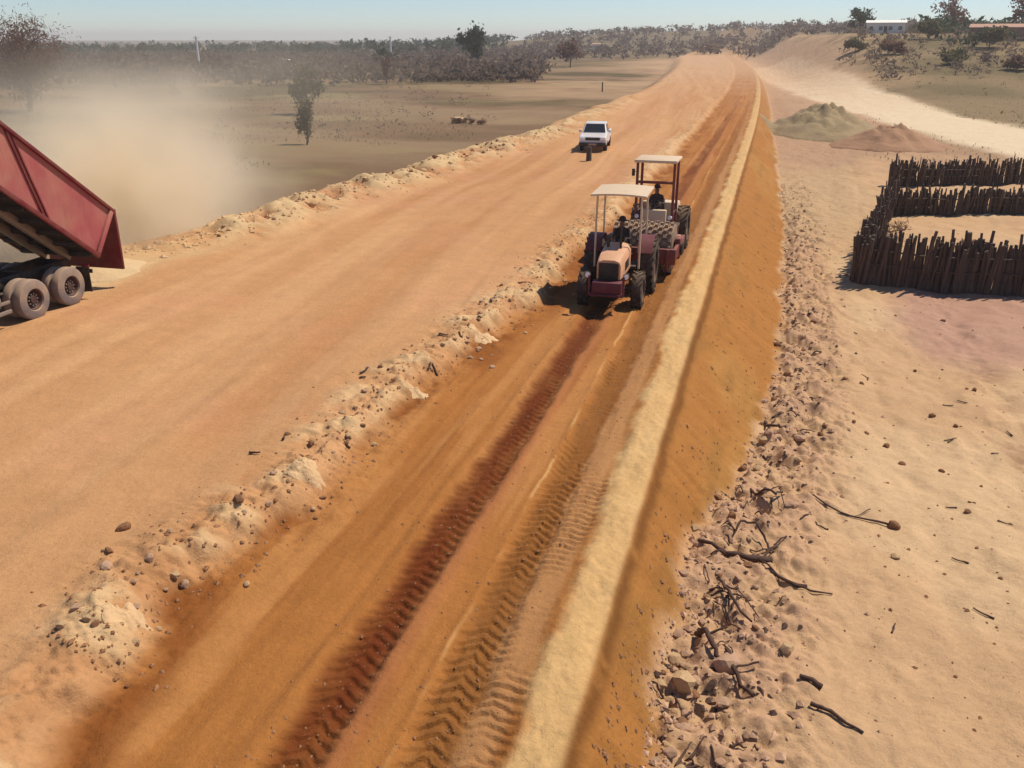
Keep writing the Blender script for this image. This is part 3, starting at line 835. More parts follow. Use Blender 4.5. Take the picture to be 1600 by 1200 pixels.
# ------------------------------------------------------------------ farm tractor, coming towards the camera
TX, TY = -4.22, 27.0
def make_tractor():
    t = empty('farm_tractor', (TX, TY, Z(TX, TY) - .02), R(1), 'small faded orange farm tractor with beige canopy driving towards the camera', 'tractor')
    B = lambda: MB()
    # hood with a rounded top, tapering forward
    h = B()
    for (y0, y1, w0, w1, zt0, zt1) in ((-1.95, -1.5, .35, .39, 1.58, 1.68), (-1.5, -.25, .39, .42, 1.68, 1.76)):
        sec = []
        for (y, w, zt) in ((y0, w0, zt0), (y1, w1, zt1)):
            sec.append([(-w, y, 1.02), (-w, y, zt - .16), (-w * .86, y, zt - .05), (-w * .45, y, zt), (w * .45, y, zt), (w * .86, y, zt - .05), (w, y, zt - .16), (w, y, 1.02)])
        V = sec[0] + sec[1]; n = 8
        F = [(i, i + 1, i + 1 + n, i + n) for i in range(n - 1)] + [(7, 0, 8, 15)]
        if y0 < -1.9: F.append(tuple(range(8)))
        h.add(V, F)
    hd = h.build('hood', M['orange'], t)
    g = B(); g.box(-.29, .29, -1.985, -1.951, 1.0, 1.50, .012)
    gr = g.build('grille', M['black'], t)
    for k in range(7):
        b = B(); b.box(-.27, .27, -1.998, -1.984, 1.05 + k * .06, 1.07 + k * .06); b.build('grille_bar', M['black'], gr)
    s = B()
    for x in (-.41, .41):
        for k in range(5): s.box(x - .004, x + .004, -1.35 + k * .16, -1.27 + k * .16, 1.15, 1.42)
    s.build('side_vent', M['black'], hd)
    # front: weights, bumper, lamps
    b = B(); b.box(-.43, .43, -2.28, -1.9, .58, .99, .03); b.build('front_weight', M['maroon'], t)
    b = B(); b.box(-.25, .25, -1.95, -.3, .62, 1.02, .03); b.build('engine_block', M['black'], t)
    b = B(); b.tube([(-.5, -2.32, .62), (.5, -2.32, .62)], .035); b.tube([(-.5, -2.32, .62), (-.5, -2.32, 1.2)], .03); b.tube([(.5, -2.32, .62), (.5, -2.32, 1.2)], .03)
    b.tube([(-.5, -2.32, .62), (-.3, -1.9, .7)], .03); b.tube([(.5, -2.32, .62), (.3, -1.9, .7)], .03)
    b.build('bull_bar', M['maroon'], t)
    for x in (-.56, .56):
        q = B(); P = []
        q.lathe([(.001, -.02), (.07, -.02), (.085, .03), (.06, .10), (.001, .11)], (0, 0, 0), 14)
        o = q.build('headlight', M['lamp'], t); o.rotation_euler = (0, 0, math.pi / 2); o.location = (x, -2.30, 1.20)
        q = B(); q.lathe([(.092, -.005), (.095, .05), (.07, .12), (.001, .13), ], (0, 0, 0), 14); q.build('lamp_shell', M['black'], o)
    # axle and wheels
    a = B(); a.tube([(-.8, -1.25, .56), (.8, -1.25, .56)], .07); a.box(-.18, .18, -1.45, -1.05, .5, .8, .03); a.build('front_axle', M['black'], t)
    a = B(); a.tube([(-.9, .75, .86), (.9, .75, .86)], .13); a.box(-.3, .3, -.3, 1.1, .6, 1.15, .04); a.build('rear_axle', M['black'], t)
    for x in (-.80, .80):
        add_wheel(t, x, -1.25, .56, .32, M['tyre'], M['rim'], 16, out=1 if x > 0 else -1)
    for x in (-.87, .87):
        add_wheel(t, x, .75, .86, .46, M['tyre'], M['rim'], 20, out=1 if x > 0 else -1)
        f = B(); n = 9; V = []; F = []
        s = 1 if x > 0 else -1
        for i in range(n):
            a_ = R(35 + 105 * i / (n - 1))
            for (xx_, rr_) in ((x - s * .30, .96), (x + s * .16, .96), (x + s * .16, .92), (x - s * .30, .93)):
                V.append((xx_, .75 - rr_ * math.cos(a_), .86 + rr_ * math.sin(a_)))
        for i in range(n - 1):
            for k in range(4): F.append((i * 4 + k, i * 4 + (k + 1) % 4, (i + 1) * 4 + (k + 1) % 4, (i + 1) * 4 + k))
        F += [(0, 1, 2, 3), ((n - 1) * 4 + 3, (n - 1) * 4 + 2, (n - 1) * 4 + 1, (n - 1) * 4)]
        f.add(V, F); f.build('fender', M['maroon'], t)
    # platform, seat, wheel, canopy
    b = B(); b.box(-.58, .58, -.35, .35, .98, 1.06, .01); b.box(-.42, .42, -.35, -.22, 1.06, 1.72, .03); b.build('platform', M['black'], t)
    b = B(); b.box(-.24, .24, .35, .82, 1.30, 1.42, .04); b.box(-.24, .24, .76, .88, 1.40, 1.85, .04); b.box(-.15, .15, .4, .8, 1.06, 1.30); b.build('seat', M['seat'], t)
    b = B(); b.tube([(0, -.22, 1.62), (0, -.02, 1.80)], .025)
    P = [(.2 * math.cos(2 * math.pi * k / 20), -.02 + .2 * math.sin(2 * math.pi * k / 20) * .8, 1.80 + .2 * math.sin(2 * math.pi * k / 20) * .5) for k in range(21)]
    b.tube(P, .016, 6, cap=False); b.tube([P[0], P[10]], .012, 6); b.build('steering_wheel', M['black'], t)
    for x in (-.68, .68):
        for y in (-.38, 1.25):
            p = B(); p.tube([(x, y, 1.0), (x * 1.0, y + (.05 if y < 0 else -.02), 2.4), (x * .98, y + (.1 if y < 0 else -.05), 3.16)], .032); p.build('canopy_post', M['cream'], t)
    c = B()
    nx_, ny_ = 8, 8; V = []; F = []
    for i in range(nx_ + 1):
        for j in range(ny_ + 1):
            u = -1 + 2 * i / nx_; v_ = -1 + 2 * j / ny_
            V.append((.84 * u, .45 + 1.0 * v_, 3.22 + .07 * (1 - u * u) * (1 - .4 * v_ * v_)))
    m_ = len(V)
    V += [(x, y, z - .05) for x, y, z in V]
    idx = lambda i, j: i * (ny_ + 1) + j
    for i in range(nx_):
        for j in range(ny_):
            F.append((idx(i, j), idx(i + 1, j), idx(i + 1, j + 1), idx(i, j + 1))); F.append((m_ + idx(i, j + 1), m_ + idx(i + 1, j + 1), m_ + idx(i + 1, j), m_ + idx(i, j)))
    rim_ = [(i, 0) for i in range(nx_)] + [(nx_, j) for j in range(ny_)] + [(nx_ - i, ny_) for i in range(nx_)] + [(0, ny_ - j) for j in range(ny_)]
    for k in range(len(rim_)):
        a_, b_ = idx(*rim_[k]), idx(*rim_[(k + 1) % len(rim_)])
        F.append((a_, b_, m_ + b_, m_ + a_))
    c.add(V, F); c.build('canopy_roof', M['cream'], t)
    e = B(); e.tube([(.18, -.9, 1.62), (.18, -.9, 2.25), (.18, -.86, 2.36)], .035); e.build('exhaust_pipe', M['black'], t)
    b = B(); b.tube([(0, 1.1, .62), (0, 1.75, .6)], .06); b.build('drawbar', M['black'], t)
    b = B(); b.tube([(-.22, -.75, 1.7), (-.22, -.75, 1.98)], .05); b.tube([(-.22, -.75, 1.98), (-.22, -.75, 2.06)], .085, 12); b.build('air_cleaner', M['black'], t)
    for sx_ in (-1, 1):
        b = B(); b.box(sx_ * .50 - .12, sx_ * .50 + .12, -.30, -.08, .52, .56); b.tube([(sx_ * .40, -.2, .55), (sx_ * .40, -.2, .98)], .018, 6); b.tube([(sx_ * .60, -.2, .55), (sx_ * .60, -.2, .98)], .018, 6); b.build('step', M['black'], t)
        b = B(); b.tube([(sx_ * .30, -1.6, .9), (sx_ * .45, -1.2, 1.0), (sx_ * .42, -.5, .85)], .022, 6); b.build('hose', M['black'], t)
    return t
make_tractor()
person('person', (TX + .0, TY + .56, Z(TX, TY) + 1.42), R(1), 'tractor driver in dark clothes and hat sitting under the beige canopy', (.022, .013, .012), M['hat'])

# ------------------------------------------------------------------ padfoot roller behind the tractor
RX, RY = -3.85, 32.5
def make_roller():
    t = empty('padfoot_roller', (RX, RY, Z(RX, RY) - .02), R(-1), 'red framed padfoot soil roller with canopy following close behind the tractor', 'roller')
    # drum
    d = MB(); rd = .78; dy = -2.05; dz = rd + .06
    d.lathe([(.1, -1.04), (rd * .93, -1.04), (rd, -1.02), (rd, 1.02), (rd * .93, 1.04), (.1, 1.04)], (0, dy, dz), 40)
    dr = d.build('drum', M['drum'], t)
    p = MB()
    rows, acr = 20, 12
    for i in range(rows):
        for j in range(acr):
            a = 2 * math.pi * (i + (.5 if j % 2 else 0)) / rows
            x = -1.02 + 2.04 * (j + .5) / acr
            ca, sa = math.cos(a), math.sin(a)
            V = []
            for (q, w, l) in ((rd - .01, .062, .075), (rd + .10, .045, .055)):
                for (du, dx) in ((-l, -w), (l, -w), (l, w), (-l, w)):
                    V.append((x + dx, dy + q * ca - du * sa, dz + q * sa + du * ca))
            p.hexa(V)
    o = p.build('drum_pads', M['drum'], dr, smooth=0); tag(o, kind='stuff')
    # frame
    for s in (-1, 1):
        f = MB(); f.box(s * 1.17 - .06, s * 1.17 + .06, -3.1, -.65, .62, 1.02, .02); f.box(s * 1.17 - .09, s * 1.17 + .09, dy - .25, dy + .25, .5, 1.2, .03)
        f.build('side_arm', M['dark_red'], t)
        h = MB(); h.lathe([(.24, s * 0), (.24, s * .06), (.12, s * .10), (.001, s * .10)], (s * 1.26, dy, dz), 18); h.build('drum_hub', M['black'], t)
    f = MB(); f.box(-1.23, 1.23, -3.24, -3.1, .50, 1.02, .02); f.build('front_beam', M['dark_red'], t)
    for x in (-.95, -.35, .35, .95):
        q = MB(); q.box(x - .05, x + .05, -3.30, -3.242, .30, 1.02, .01); q.build('beam_plate', M['dark_red'], t)
    f = MB(); f.box(-1.1, 1.1, -.9, -.65, .62, 1.02, .02); f.box(-.35, .35, -.7, .1, .6, 1.0, .03); f.build('yoke', M['red'], t)
    q = MB(); q.box(-1.0, 1.0, -1.22, -1.12, .75, .85, .01); q.build('scraper', M['black'], t)
    # body, engine
    b = MB(); b.box(-.8, .8, 0.0, 2.9, .7, 1.0, .03); b.build('chassis', M['dark_red'], t)
    b = MB(); b.bev([(-.68, 1.05, 1.0), (.68, 1.05, 1.0), (.6, 2.95, 1.0), (-.6, 2.95, 1.0), (-.68, 1.05, 1.85), (.68, 1.05, 1.85), (.6, 2.95, 1.62), (-.6, 2.95, 1.62)], .06); b.build('engine_hood', M['cream'], t)
    b = MB(); b.box(-.85, .85, -.15, 1.04, 1.0, 1.12, .02); b.build('platform', M['black'], t)
    b = MB(); b.box(-.45, .45, -.2, .02, 1.12, 1.75, .03); b.build('console', M['cream'], t)
    b = MB(); b.box(-.25, .25, .45, .9, 1.45, 1.57, .04); b.box(-.25, .25, .85, .97, 1.55, 2.0, .04); b.box(-.15, .15, .5, .9, 1.12, 1.45); b.build('seat', M['seat'], t)
    b = MB(); P = [(.19 * math.cos(2 * math.pi * k / 18), .08 + .19 * math.sin(2 * math.pi * k / 18) * .8, 1.93 + .19 * math.sin(2 * math.pi * k / 18) * .5) for k in range(19)]
    b.tube(P, .016, 6, cap=False); b.tube([P[0], P[9]], .012, 6); b.tube([(0, -.1, 1.7), (0, .08, 1.93)], .02); b.build('steering_wheel', M['black'], t)
    for x in (-.66, .66):
        for y in (-.1, 1.0):
            p = MB(); p.box(x - .045, x + .045, y - .045, y + .045, 1.1, 3.42); p.build('canopy_post', M['dark_red'], t)
    for x in (-.66, .66):
        r_ = MB(); r_.tube([(x, -.1, 1.6), (x, 1.0, 1.6)], .022); r_.build('handrail', M['black'], t)
    c = MB(); c.box(-.76, .76, -.35, 1.2, 3.42, 3.52, .03); c.build('canopy_roof', M['cream'], t)
    c = MB(); c.tube([(-.66, -.1, 2.72), (.66, -.1, 2.72)], .05); c.build('canopy_brace', M['dark_red'], t)
    m_ = MB(); m_.box(-.83, -.72, -.33, -.29, 2.95, 3.2, .01); m_.tube([(-.66, -.12, 3.1), (-.78, -.3, 3.1)], .012, 6); m_.build('mirror', M['black'], t)
    for x in (-.82, .82):
        add_wheel(t, x, 1.95, .78, .5, M['tyre'], M['cream'], 18, out=1 if x > 0 else -1)
    a = MB(); a.tube([(-.8, 1.95, .78), (.8, 1.95, .78)], .12); a.build('rear_axle', M['black'], t)
    for x in (-.6, .6):
        q = MB(); q.lathe([(.001, -.02), (.07, -.02), (.08, .04), (.001, .08)], (0, 0, 0), 12); o = q.build('headlight', M['lamp'], t)
        o.rotation_euler = (0, 0, math.pi / 2); o.location = (x, -.22, 1.5)
    return t
make_roller()
person('person', (RX, RY + .66, Z(RX, RY) + 1.56), R(-1), 'roller operator in dark clothes sitting under the canopy behind the tractor', (.035, .02, .02), M['hat'])

# ------------------------------------------------------------------ dump truck with raised bed
DX, DY = -19.95, 20.15
def make_truck():
    t = empty('dump_truck', (DX, DY, Z(DX + .8, DY - .7) + .0), R(1.5), 'red dump truck with raised bed tipping soil at the left edge', 'dump truck')
    r = .55
    for y in (0, -1.42):
        for s in (-1, 1):
            add_wheel(t, s * 1.07, y, r, .29, M['pale_tyre'], M['hub'], 0, dish=.5, out=s, rim_r=.52)
            add_wheel(t, s * .74, y, r, .27, M['pale_tyre'], M['hub'], 0, dish=.5, out=s, rim_r=.52)
        a = MB(); a.tube([(-1, y, r), (1, y, r)], .10); a.box(-.2, .2, y - .22, y + .22, r - .2, r + .25, .05); a.build('axle', M['black'], t)
    for s in (-1, 1):
        add_wheel(t, s * 1.02, -5.3, r, .30, M['pale_tyre'], M['hub'], 0, dish=.1, out=s, rim_r=.55)
    a = MB(); a.tube([(-1, -5.3, r), (1, -5.3, r)], .08); a.build('axle', M['black'], t)
    for s in (-1, 1):
        c = MB(); c.box(s * .42 - .05, s * .42 + .05, -6.3, .95, .86, 1.12, .01); c.build('chassis_rail', M['black'], t)
        f = MB(); f.box(s * 1.08 - .22, s * 1.08 + .2, .68, .70, .22, .95); f.build('mud_flap', M['black'], t)
        l = MB(); l.box(s * .95 - .12, s * .95 + .12, .93, .99, .82, .95, .01); l.build('tail_light', M['tail'], t)
        s_ = MB(); s_.tube([(s * .62, -2.1, .82), (s * .62, -1.42, .68), (s * .62, 0, .68), (s * .62, .5, .82)], .06, 6); s_.build('leaf_spring', M['black'], t)
    for y in (-5.8, -3.6, -2.2, -.7, .78):
        c = MB(); c.box(-.368, .368, y - .06, y + .06, .9, 1.08); c.build('crossmember', M['black'], t)
    c = MB(); c.box(-1.15, 1.15, .952, 1.0, .70, .815, .01); c.build('rear_bar', M['black'], t)
    k = MB(); k.tube([(.85, -3.9, .78), (.85, -2.5, .78)], .30, 18); k.build('fuel_tank', M['steel'], t)
    k = MB(); k.box(-1.1, -.6, -3.6, -2.7, .55, 1.05, .04); k.build('battery_box', M['black'], t)
    g = MB(); g.box(1.08, 1.14, -4.3, -2.2, .40, .50, .01); g.box(1.08, 1.14, -4.3, -2.2, .66, .74, .01); g.build('side_guard', M['steel'], t)
    # bed, tilted about its rear hinge
    hinge = Vector((0, .82, 1.22)); th = R(38)
    xf = Matrix.Translation(hinge) @ Matrix.Rotation(-th, 4, 'X')        # front (-y) end goes up
    Lb, Wb, Hb = 5.0, 1.25, 1.62
    b = MB()
    b.box(-Wb, -Wb + .06, -Lb, .35, .242, Hb); b.box(Wb - .06, Wb, -Lb, .35, .242, Hb); b.box(-Wb + .062, Wb - .062, -Lb, -Lb + .07, .242, Hb + .1)
    bd = b.build('bed', M['red'], t, xf=xf)
    q = MB(); q.box(-Wb + .002, Wb - .002, -Lb + .002, .348, .16, .24); q.build('floor', M['black'], bd, xf=xf)  # black instead of red: shade under the raised bed put into the colour
    for s in (-1, 1):
        q = MB(); q.box(s * Wb - .05 + s * .03, s * Wb + .05 + s * .03, -Lb - .02, .33, Hb, Hb + .10, .015); q.build('top_rail', M['dark_red'], bd, xf=xf)
        q = MB(); q.box(s * Wb - .04 + s * .05, s * Wb + .04 + s * .05, -Lb, .34, .12, .25, .01); q.build('bottom_rail', M['dark_red'], bd, xf=xf)
        for y0, y1 in ((-4.05, -2.05),):
            for off in (0, .22):
                q = MB(); xo = s * (Wb + .022)
                V = [(xo, y0 + off - .035, Hb - .01), (xo, y0 + off + .035, Hb - .01), (xo, y1 + off + .035 , .26), (xo, y1 + off - .035, .26)]
                q.hexa([(x - s * .02, y, z) for x, y, z in V] + [(x + s * .02, y, z) for x, y, z in V]); q.build('brace', M['dark_red'], bd, xf=xf)
        q = MB(); q.box(s * Wb - .04 + s * .042, s * Wb + .04 + s * .042, .20, .34, .26, Hb, .01); q.build('rear_post', M['red'], bd, xf=xf)
        q = MB(); q.box(s * .42 - .07, s * .42 + .07, -Lb + .1, .2, -.06, .158, .01); q.build('subframe_rail', M['steel'], bd, xf=xf)
    q = MB()
    for y in np.linspace(-Lb + .3, .1, 8): q.box(-Wb + .05, Wb - .05, y - .05, y + .05, .05, .157)
    q.build('floor_rib', M['black'], bd, xf=xf)  # ribs black as well, to paint in the shade below the bed
    q = MB(); q.hexa([(-Wb, -Lb - .85, Hb - .05), (Wb, -Lb - .85, Hb - .05), (Wb, -Lb, Hb - .05), (-Wb, -Lb, Hb - .05), (-Wb, -Lb - .85, Hb + .05), (Wb, -Lb - .85, Hb + .05), (Wb, -Lb, Hb + .05), (-Wb, -Lb, Hb + .05)])
    q.build('cab_guard', M['dark_red'], bd, xf=xf)
    # soil left in the bed
    q = MB(); q.hexa([(-Wb + .08, -1.8, .245), (Wb - .08, -1.8, .245), (Wb - .08, .3, .245), (-Wb + .08, .3, .245), (-Wb + .08, -1.2, .3), (Wb - .08, -1.2, .3), (Wb - .08, .25, .7), (-Wb + .08, .25, .7)])
    q.build('soil_load', M['rock3'], bd, xf=xf)
    # tailgate hangs plumb from the top of the rear posts
    pv = xf @ Vector((0, .36, Hb + .02))
    q = MB(); q.box(-Wb - .06, Wb + .06, pv.y + .02, pv.y + .10, pv.z - 1.75, pv.z + .08, .01)
    for x in (-1.2, -.6, 0, .6, 1.2): q.box(x - .05, x + .05, pv.y + .102, pv.y + .17, pv.z - 1.75, pv.z + .06)
    q.build('tailgate', M['dark_red'], t)
    # hoist
    a0 = Vector((0, -4.1, .95)); a1 = xf @ Vector((0, -Lb + .15, .3))
    q = MB(); q.tube([a0, a0.lerp(a1, .4)], .13, 14); q.tube([a0.lerp(a1, .38), a0.lerp(a1, .72)], .10, 14); q.tube([a0.lerp(a1, .7), a1], .07, 14); q.build('hoist_cylinder', M['steel'], t)
    # cab
    c = MB()
    c.bev([(-1.2, -6.7, .75), (1.2, -6.7, .75), (1.2, -4.75, .75), (-1.2, -4.75, .75), (-1.2, -6.72, 1.75), (1.2, -6.72, 1.75), (1.2, -4.75, 1.75), (-1.2, -4.75, 1.75)], .06)
    c.bev([(-1.18, -6.68, 1.76), (1.18, -6.68, 1.76), (1.18, -4.75, 1.76), (-1.18, -4.75, 1.76), (-1.05, -6.35, 2.85), (1.05, -6.35, 2.85), (1.05, -4.85, 2.85), (-1.05, -4.85, 2.85)], .07)
    cb = c.build('cab', M['red'], t)
    w = MB(); w.hexa([(-1.05, -6.70, 1.86), (1.05, -6.70, 1.86), (1.05, -6.66, 1.86), (-1.05, -6.66, 1.86), (-.95, -6.44, 2.7), (.95, -6.44, 2.7), (.95, -6.40, 2.7), (-.95, -6.40, 2.7)]); w.build('windshield', M['glass'], cb)
    for s in (-1, 1):
        w = MB(); w.hexa([(s * 1.165, -6.4, 1.85), (s * 1.19, -6.4, 1.85), (s * 1.19, -5.2, 1.85), (s * 1.165, -5.2, 1.85), (s * 1.075, -6.15, 2.65), (s * 1.10, -6.15, 2.65), (s * 1.10, -5.25, 2.65), (s * 1.075, -5.25, 2.65)]); w.build('side_window', M['glass'], cb)
        w = MB(); w.box(s * 1.21 - .02, s * 1.21 + .02, -5.4, -5.25, 1.55, 1.62); w.build('door_handle', M['black'], cb)
        w = MB(); w.box(s * .9 - .16, s * .9 + .16, -6.80, -6.72, 1.0, 1.18, .02); w.build('headlight', M['lamp'], cb)
        w = MB(); w.box(s * 1.38 - .1, s * 1.38 + .1, -6.55, -6.48, 2.0, 2.5, .02); w.tube([(s * 1.15, -6.5, 2.4), (s * 1.38, -6.5, 2.4)], .02, 6); w.build('mirror', M['black'], cb)
    w = MB(); w.box(-1.22, 1.22, -6.95, -6.73, .5, .8, .04); w.build('bumper', M['black'], t)
    w = MB(); w.box(-.7, .7, -6.76, -6.72, 1.05, 1.55, .01); w.build('grille', M['black'], cb)
    return t
make_truck()
def heap(name, x, y, rx, ry, h, m, label, cat, seed, rough=.12, nr=26, na=48, out=.18, fq=1.0):
    """pile of loose soil as one closed lumpy mesh"""
    V = [(0, 0, h)]; F = []
    for i in range(1, nr + 1):
        for k in range(na):
            a = 2 * math.pi * k / na; q = i / nr
            rad = q * (1 + out * float(vn(math.cos(a) * 1.7 + 5, math.sin(a) * 1.7, seed) + .5 * vn(math.cos(a) * 4 + 5, math.sin(a) * 4, seed + 1)))
            px, py = rx * rad * math.cos(a), ry * rad * math.sin(a)
            e = (1 - q) ** 1.0 if q > .25 else (1 - .25 - .5 * (.25 - .25) + (.25 - q) * .55 * 1.0)
            zz = h * (e * (1 + .25 * float(fbm(px * 1.1 * fq, py * 1.1 * fq, seed + 4, 3))) + .4 * rough * float(fbm(px * 3 * fq, py * 3 * fq, seed + 9, 3)) * (1 - q))
            V.append((px, py, zz + (Z(x + px, y + py) - Z(x, y)) * 1 - (.12 if i == nr else 0)))
    V[0] = (0, 0, V[1][2])
    for k in range(na): F.append((0, 1 + k, 1 + (k + 1) % na))
    for i in range(nr - 1):
        for k in range(na):
            a = 1 + i * na + k; b = 1 + i * na + (k + 1) % na
            F.append((a, a + na, b + na, b))
    o = MB(); o.add(V, F); ob = o.build(name, m, smooth=80)
    ob.location = (x, y, Z(x, y))
    return tag(ob, label, cat)
for b_ in BLOCKS: crumbling(*b_)
M['heap_pale'] = mat('loose_pale_soil', (.48, .33, .18), .95, var=.2, scale=2, bump=.05)
M['heap_grey'] = mat('loose_grey_soil', (.27, .19, .10), .95, var=.25, scale=.8, bump=.08)
M['heap_brown'] = mat('loose_brown_soil', (.31, .165, .09), .95, var=.25, scale=.8, bump=.08)
heap('soil_heap', -21.0, 23.9, 1.5, 1.7, .6, M['heap_pale'], 'freshly tipped pale soil heap behind the dump truck', 'soil heap', 3)
heap('soil_mound', 5.0, 103, 5.6, 9, 3.3, M['heap_grey'], 'grey olive soil mound right of the far lane beside the pale road', 'soil mound', 5)
heap('soil_mound', 10.4, 91, 5.4, 5.0, 2.1, M['heap_brown'], 'low reddish brown soil mound between the grey mound and the pen', 'soil mound', 7)

# ------------------------------------------------------------------ pickup
def make_pickup(x, y, rz):
    t = empty('pickup_truck', (x, y, Z(x, y)), rz, 'white pickup truck parked on the roadbed behind the tractor, facing the camera', 'pickup')
    b = MB()
    prof = [(-2.45, .50), (-2.58, .62), (-2.58, .88), (-2.5, 1.02), (-1.15, 1.14), (.95, 1.16), (2.6, 1.12), (2.62, .55), (2.2, .45), (-2.2, .42)]
    b.prism(prof, -.90, .90); bd = b.build('body', M['white'], t, smooth=30)
    md = bd.modifiers.new('bev', 'BEVEL'); md.width = .05; md.segments = 2; md.limit_method = 'ANGLE'
    c = MB(); c.bev([(-.84, -1.2, 1.13), (.84, -1.2, 1.13), (.84, 1.0, 1.13), (-.84, 1.0, 1.13), (-.68, -.45, 1.76), (.68, -.45, 1.76), (.70, .75, 1.76), (-.70, .75, 1.76)], .05)
    cb = c.build('cab', M['white'], t)
    w = MB(); w.hexa([(-.74, -1.16, 1.19), (.74, -1.16, 1.19), (.74, -1.12, 1.19), (-.74, -1.12, 1.19), (-.63, -.565, 1.69), (.63, -.565, 1.69), (.63, -.52, 1.69), (-.63, -.52, 1.69)]); w.build('windshield', M['glass'], cb)
    for s in (-1, 1):
        for ya, yb, yc_, yd in ((-.85, -.08, -.42, -.08), (.0, .82, .0, .66)):
            w = MB(); w.hexa([(s * .815, ya, 1.2), (s * .845, ya, 1.2), (s * .845, yb, 1.2), (s * .815, yb, 1.2), (s * .70, yc_, 1.66), (s * .73, yc_, 1.66), (s * .73, yd, 1.66), (s * .70, yd, 1.66)]); w.build('side_window', M['glass'], cb)
        w = MB(); w.box(s * .70 - .17, s * .70 + .17, -2.63, -2.55, .80, .97, .03); w.build('headlight', M['lamp'], t)
        w = MB(); w.box(s * 1.0 - .1, s * 1.0 + .1, -.98, -.88, 1.15, 1.33, .03); w.build('mirror', M['white'], t)
        for y_ in (-1.55, 1.6):
            add_wheel(t, s * .80, y_, .37, .25, M['tyre'], M['steel'], 0, out=s)
    w = MB(); w.box(-.48, .48, -2.62, -2.56, .78, .97, .02); w.build('grille', M['black'], t)
    w = MB(); w.box(-.92, .92, -2.72, -2.56, .42, .64, .04); w.build('bumper', M['black'], t)
    w = MB(); w.box(-.26, .26, -2.745, -2.722, .47, .60); w.build('licence_plate', M['steel'], t)
    w = MB(); w.box(-.78, .78, 1.12, 2.5, 1.13, 1.165); w.build('load_bed', M['black'], t)
    return t
make_pickup(-11.85, 63.2, R(6))
def post(x, y, h, r, label, m, name='wooden_post', lean=(0, 0)):
    o = MB(); o.tube([(0, 0, -.2), (lean[0] * .5, lean[1] * .5, h * .5), (lean[0], lean[1], h)], [r * 1.1, r, r * .9], 8)
    ob = o.build(name, m, smooth=50); ob.location = (x, y, Z(x, y)); return tag(ob, label, 'post')
post(-10.95, 56.3, .85, .17, 'short thick brown wooden post standing just in front of the white pickup', M['stake'])
post(-31.3, 172, 1.7, .12, 'thin dark marker post at the far left edge of the roadbed', M['root'])

# ------------------------------------------------------------------ vegetation
def leaves(c, rad, n, size, seed, flat=1.0, clump=10):
    """leaf faces gathered in clumps through an uneven crown"""
    r = np.random.default_rng(seed)
    cl = r.normal(0, 1, (clump, 3)); cl /= np.linalg.norm(cl, axis=1, keepdims=True)
    cl *= (r.random((clump, 1)) ** .45) * .78
    k = r.integers(0, clump, n)
    p = cl[k] + r.normal(0, .19, (n, 3)) * r.uniform(.6, 1.3, (clump, 1))[k]
    p = p * np.array(rad) + np.array(c)
    a = r.normal(0, 1, (n, 3)); a /= np.linalg.norm(a, axis=1, keepdims=True)
    b = np.cross(a, r.normal(0, 1, (n, 3))); b /= np.linalg.norm(b, axis=1, keepdims=True)
    s = size * r.uniform(.5, 1.3, (n, 1))
    q = np.stack([p - a * s, p - b * s * .5 * flat, p + a * s, p + b * s * .5 * flat], 1)
    return q.reshape(-1, 3)
def quads_obj(name, V, m, parent=None):
    me = bpy.data.meshes.new(name)
    n = len(V) // 4
    me.from_pydata(V.tolist(), [], np.arange(4 * n).reshape(-1, 4).tolist())
    me.materials.append(m)
    o = bpy.data.objects.new(name, me); col.objects.link(o)
    if parent: o.parent = parent
    return o
def tree(x, y, h, w, leaf, label, seed, n=1400, size=.22, low=.3, cat='tree', group=None, flat=1.0, clump=12, name='tree', stemr=None):
    r = random.Random(seed)
    t = empty(name, (x, y, Z(x, y)), 0, label, cat, group)
    tr = MB(); rr = stemr or h * .022
    top = Vector((r.gauss(0, .03) * h, r.gauss(0, .03) * h, h * .8))
    tr.tube([(0, 0, -.2), top * .3 + Vector((.02 * h, 0, 0)), top * .6, top], [rr * 1.3, rr, rr * .7, rr * .25], 7)
    for k in range(7):
        s = top * r.uniform(low * .8, .75); a = r.uniform(0, 6.28); L = w * r.uniform(.55, .95)
        e = s + Vector((math.cos(a) * L, math.sin(a) * L, h * r.uniform(.1, .3)))
        tr.tube([s, s.lerp(e, .5) + Vector((0, 0, .04 * h)), e], [rr * .5, rr * .35, rr * .12], 5)
    tr.build('trunk', M['bark'], t, smooth=60)
    quads_obj('crown', leaves((0, 0, h * (low + 1) / 2), (w, w, h * (1 - low) / 2), n, size, seed, flat, clump), leaf, t)
    return t
tree(-101, 107, 13.5, 6.5, M['leaf_brown'], 'large bare reddish brown tree at the upper left edge', 1, n=9000, size=.30, low=.08, flat=.4, clump=40)
tree(-43.4, 80, 4.6, 1.0, M['leaf_olive'], 'narrow dusty olive tree standing alone in the dust beyond the roadbed', 2, n=1500, size=.17, low=.08, clump=16)
tree(-62, 115, 6.5, 2.6, M['leaf_olive'], 'wide dusty olive tree behind the narrow olive tree', 3, n=1500, size=.28, low=.15)
tree(-83, 191, 5.6, 1.3, M['leaf_brown'], 'small dark reddish tree at the left end of the hedge', 4, n=700, size=.3, low=.2)
tree(-105, 146, 2.2, 1.2, M['leaf_brown'], 'low dark round bush alone in the left field', 5, n=500, size=.22, low=.1, cat='bush', name='bush')
tree(-99, 300, 13.5, 5.2, M['leaf_green'], 'tall dark green tree rising above the horizon left of the road', 6, n=1600, size=.7, low=.25)
tree(-130, 300, 8, 4.5, M['leaf_green'], 'broad dark tree on the horizon left of the tall green tree', 7, n=900, size=.7, low=.2)
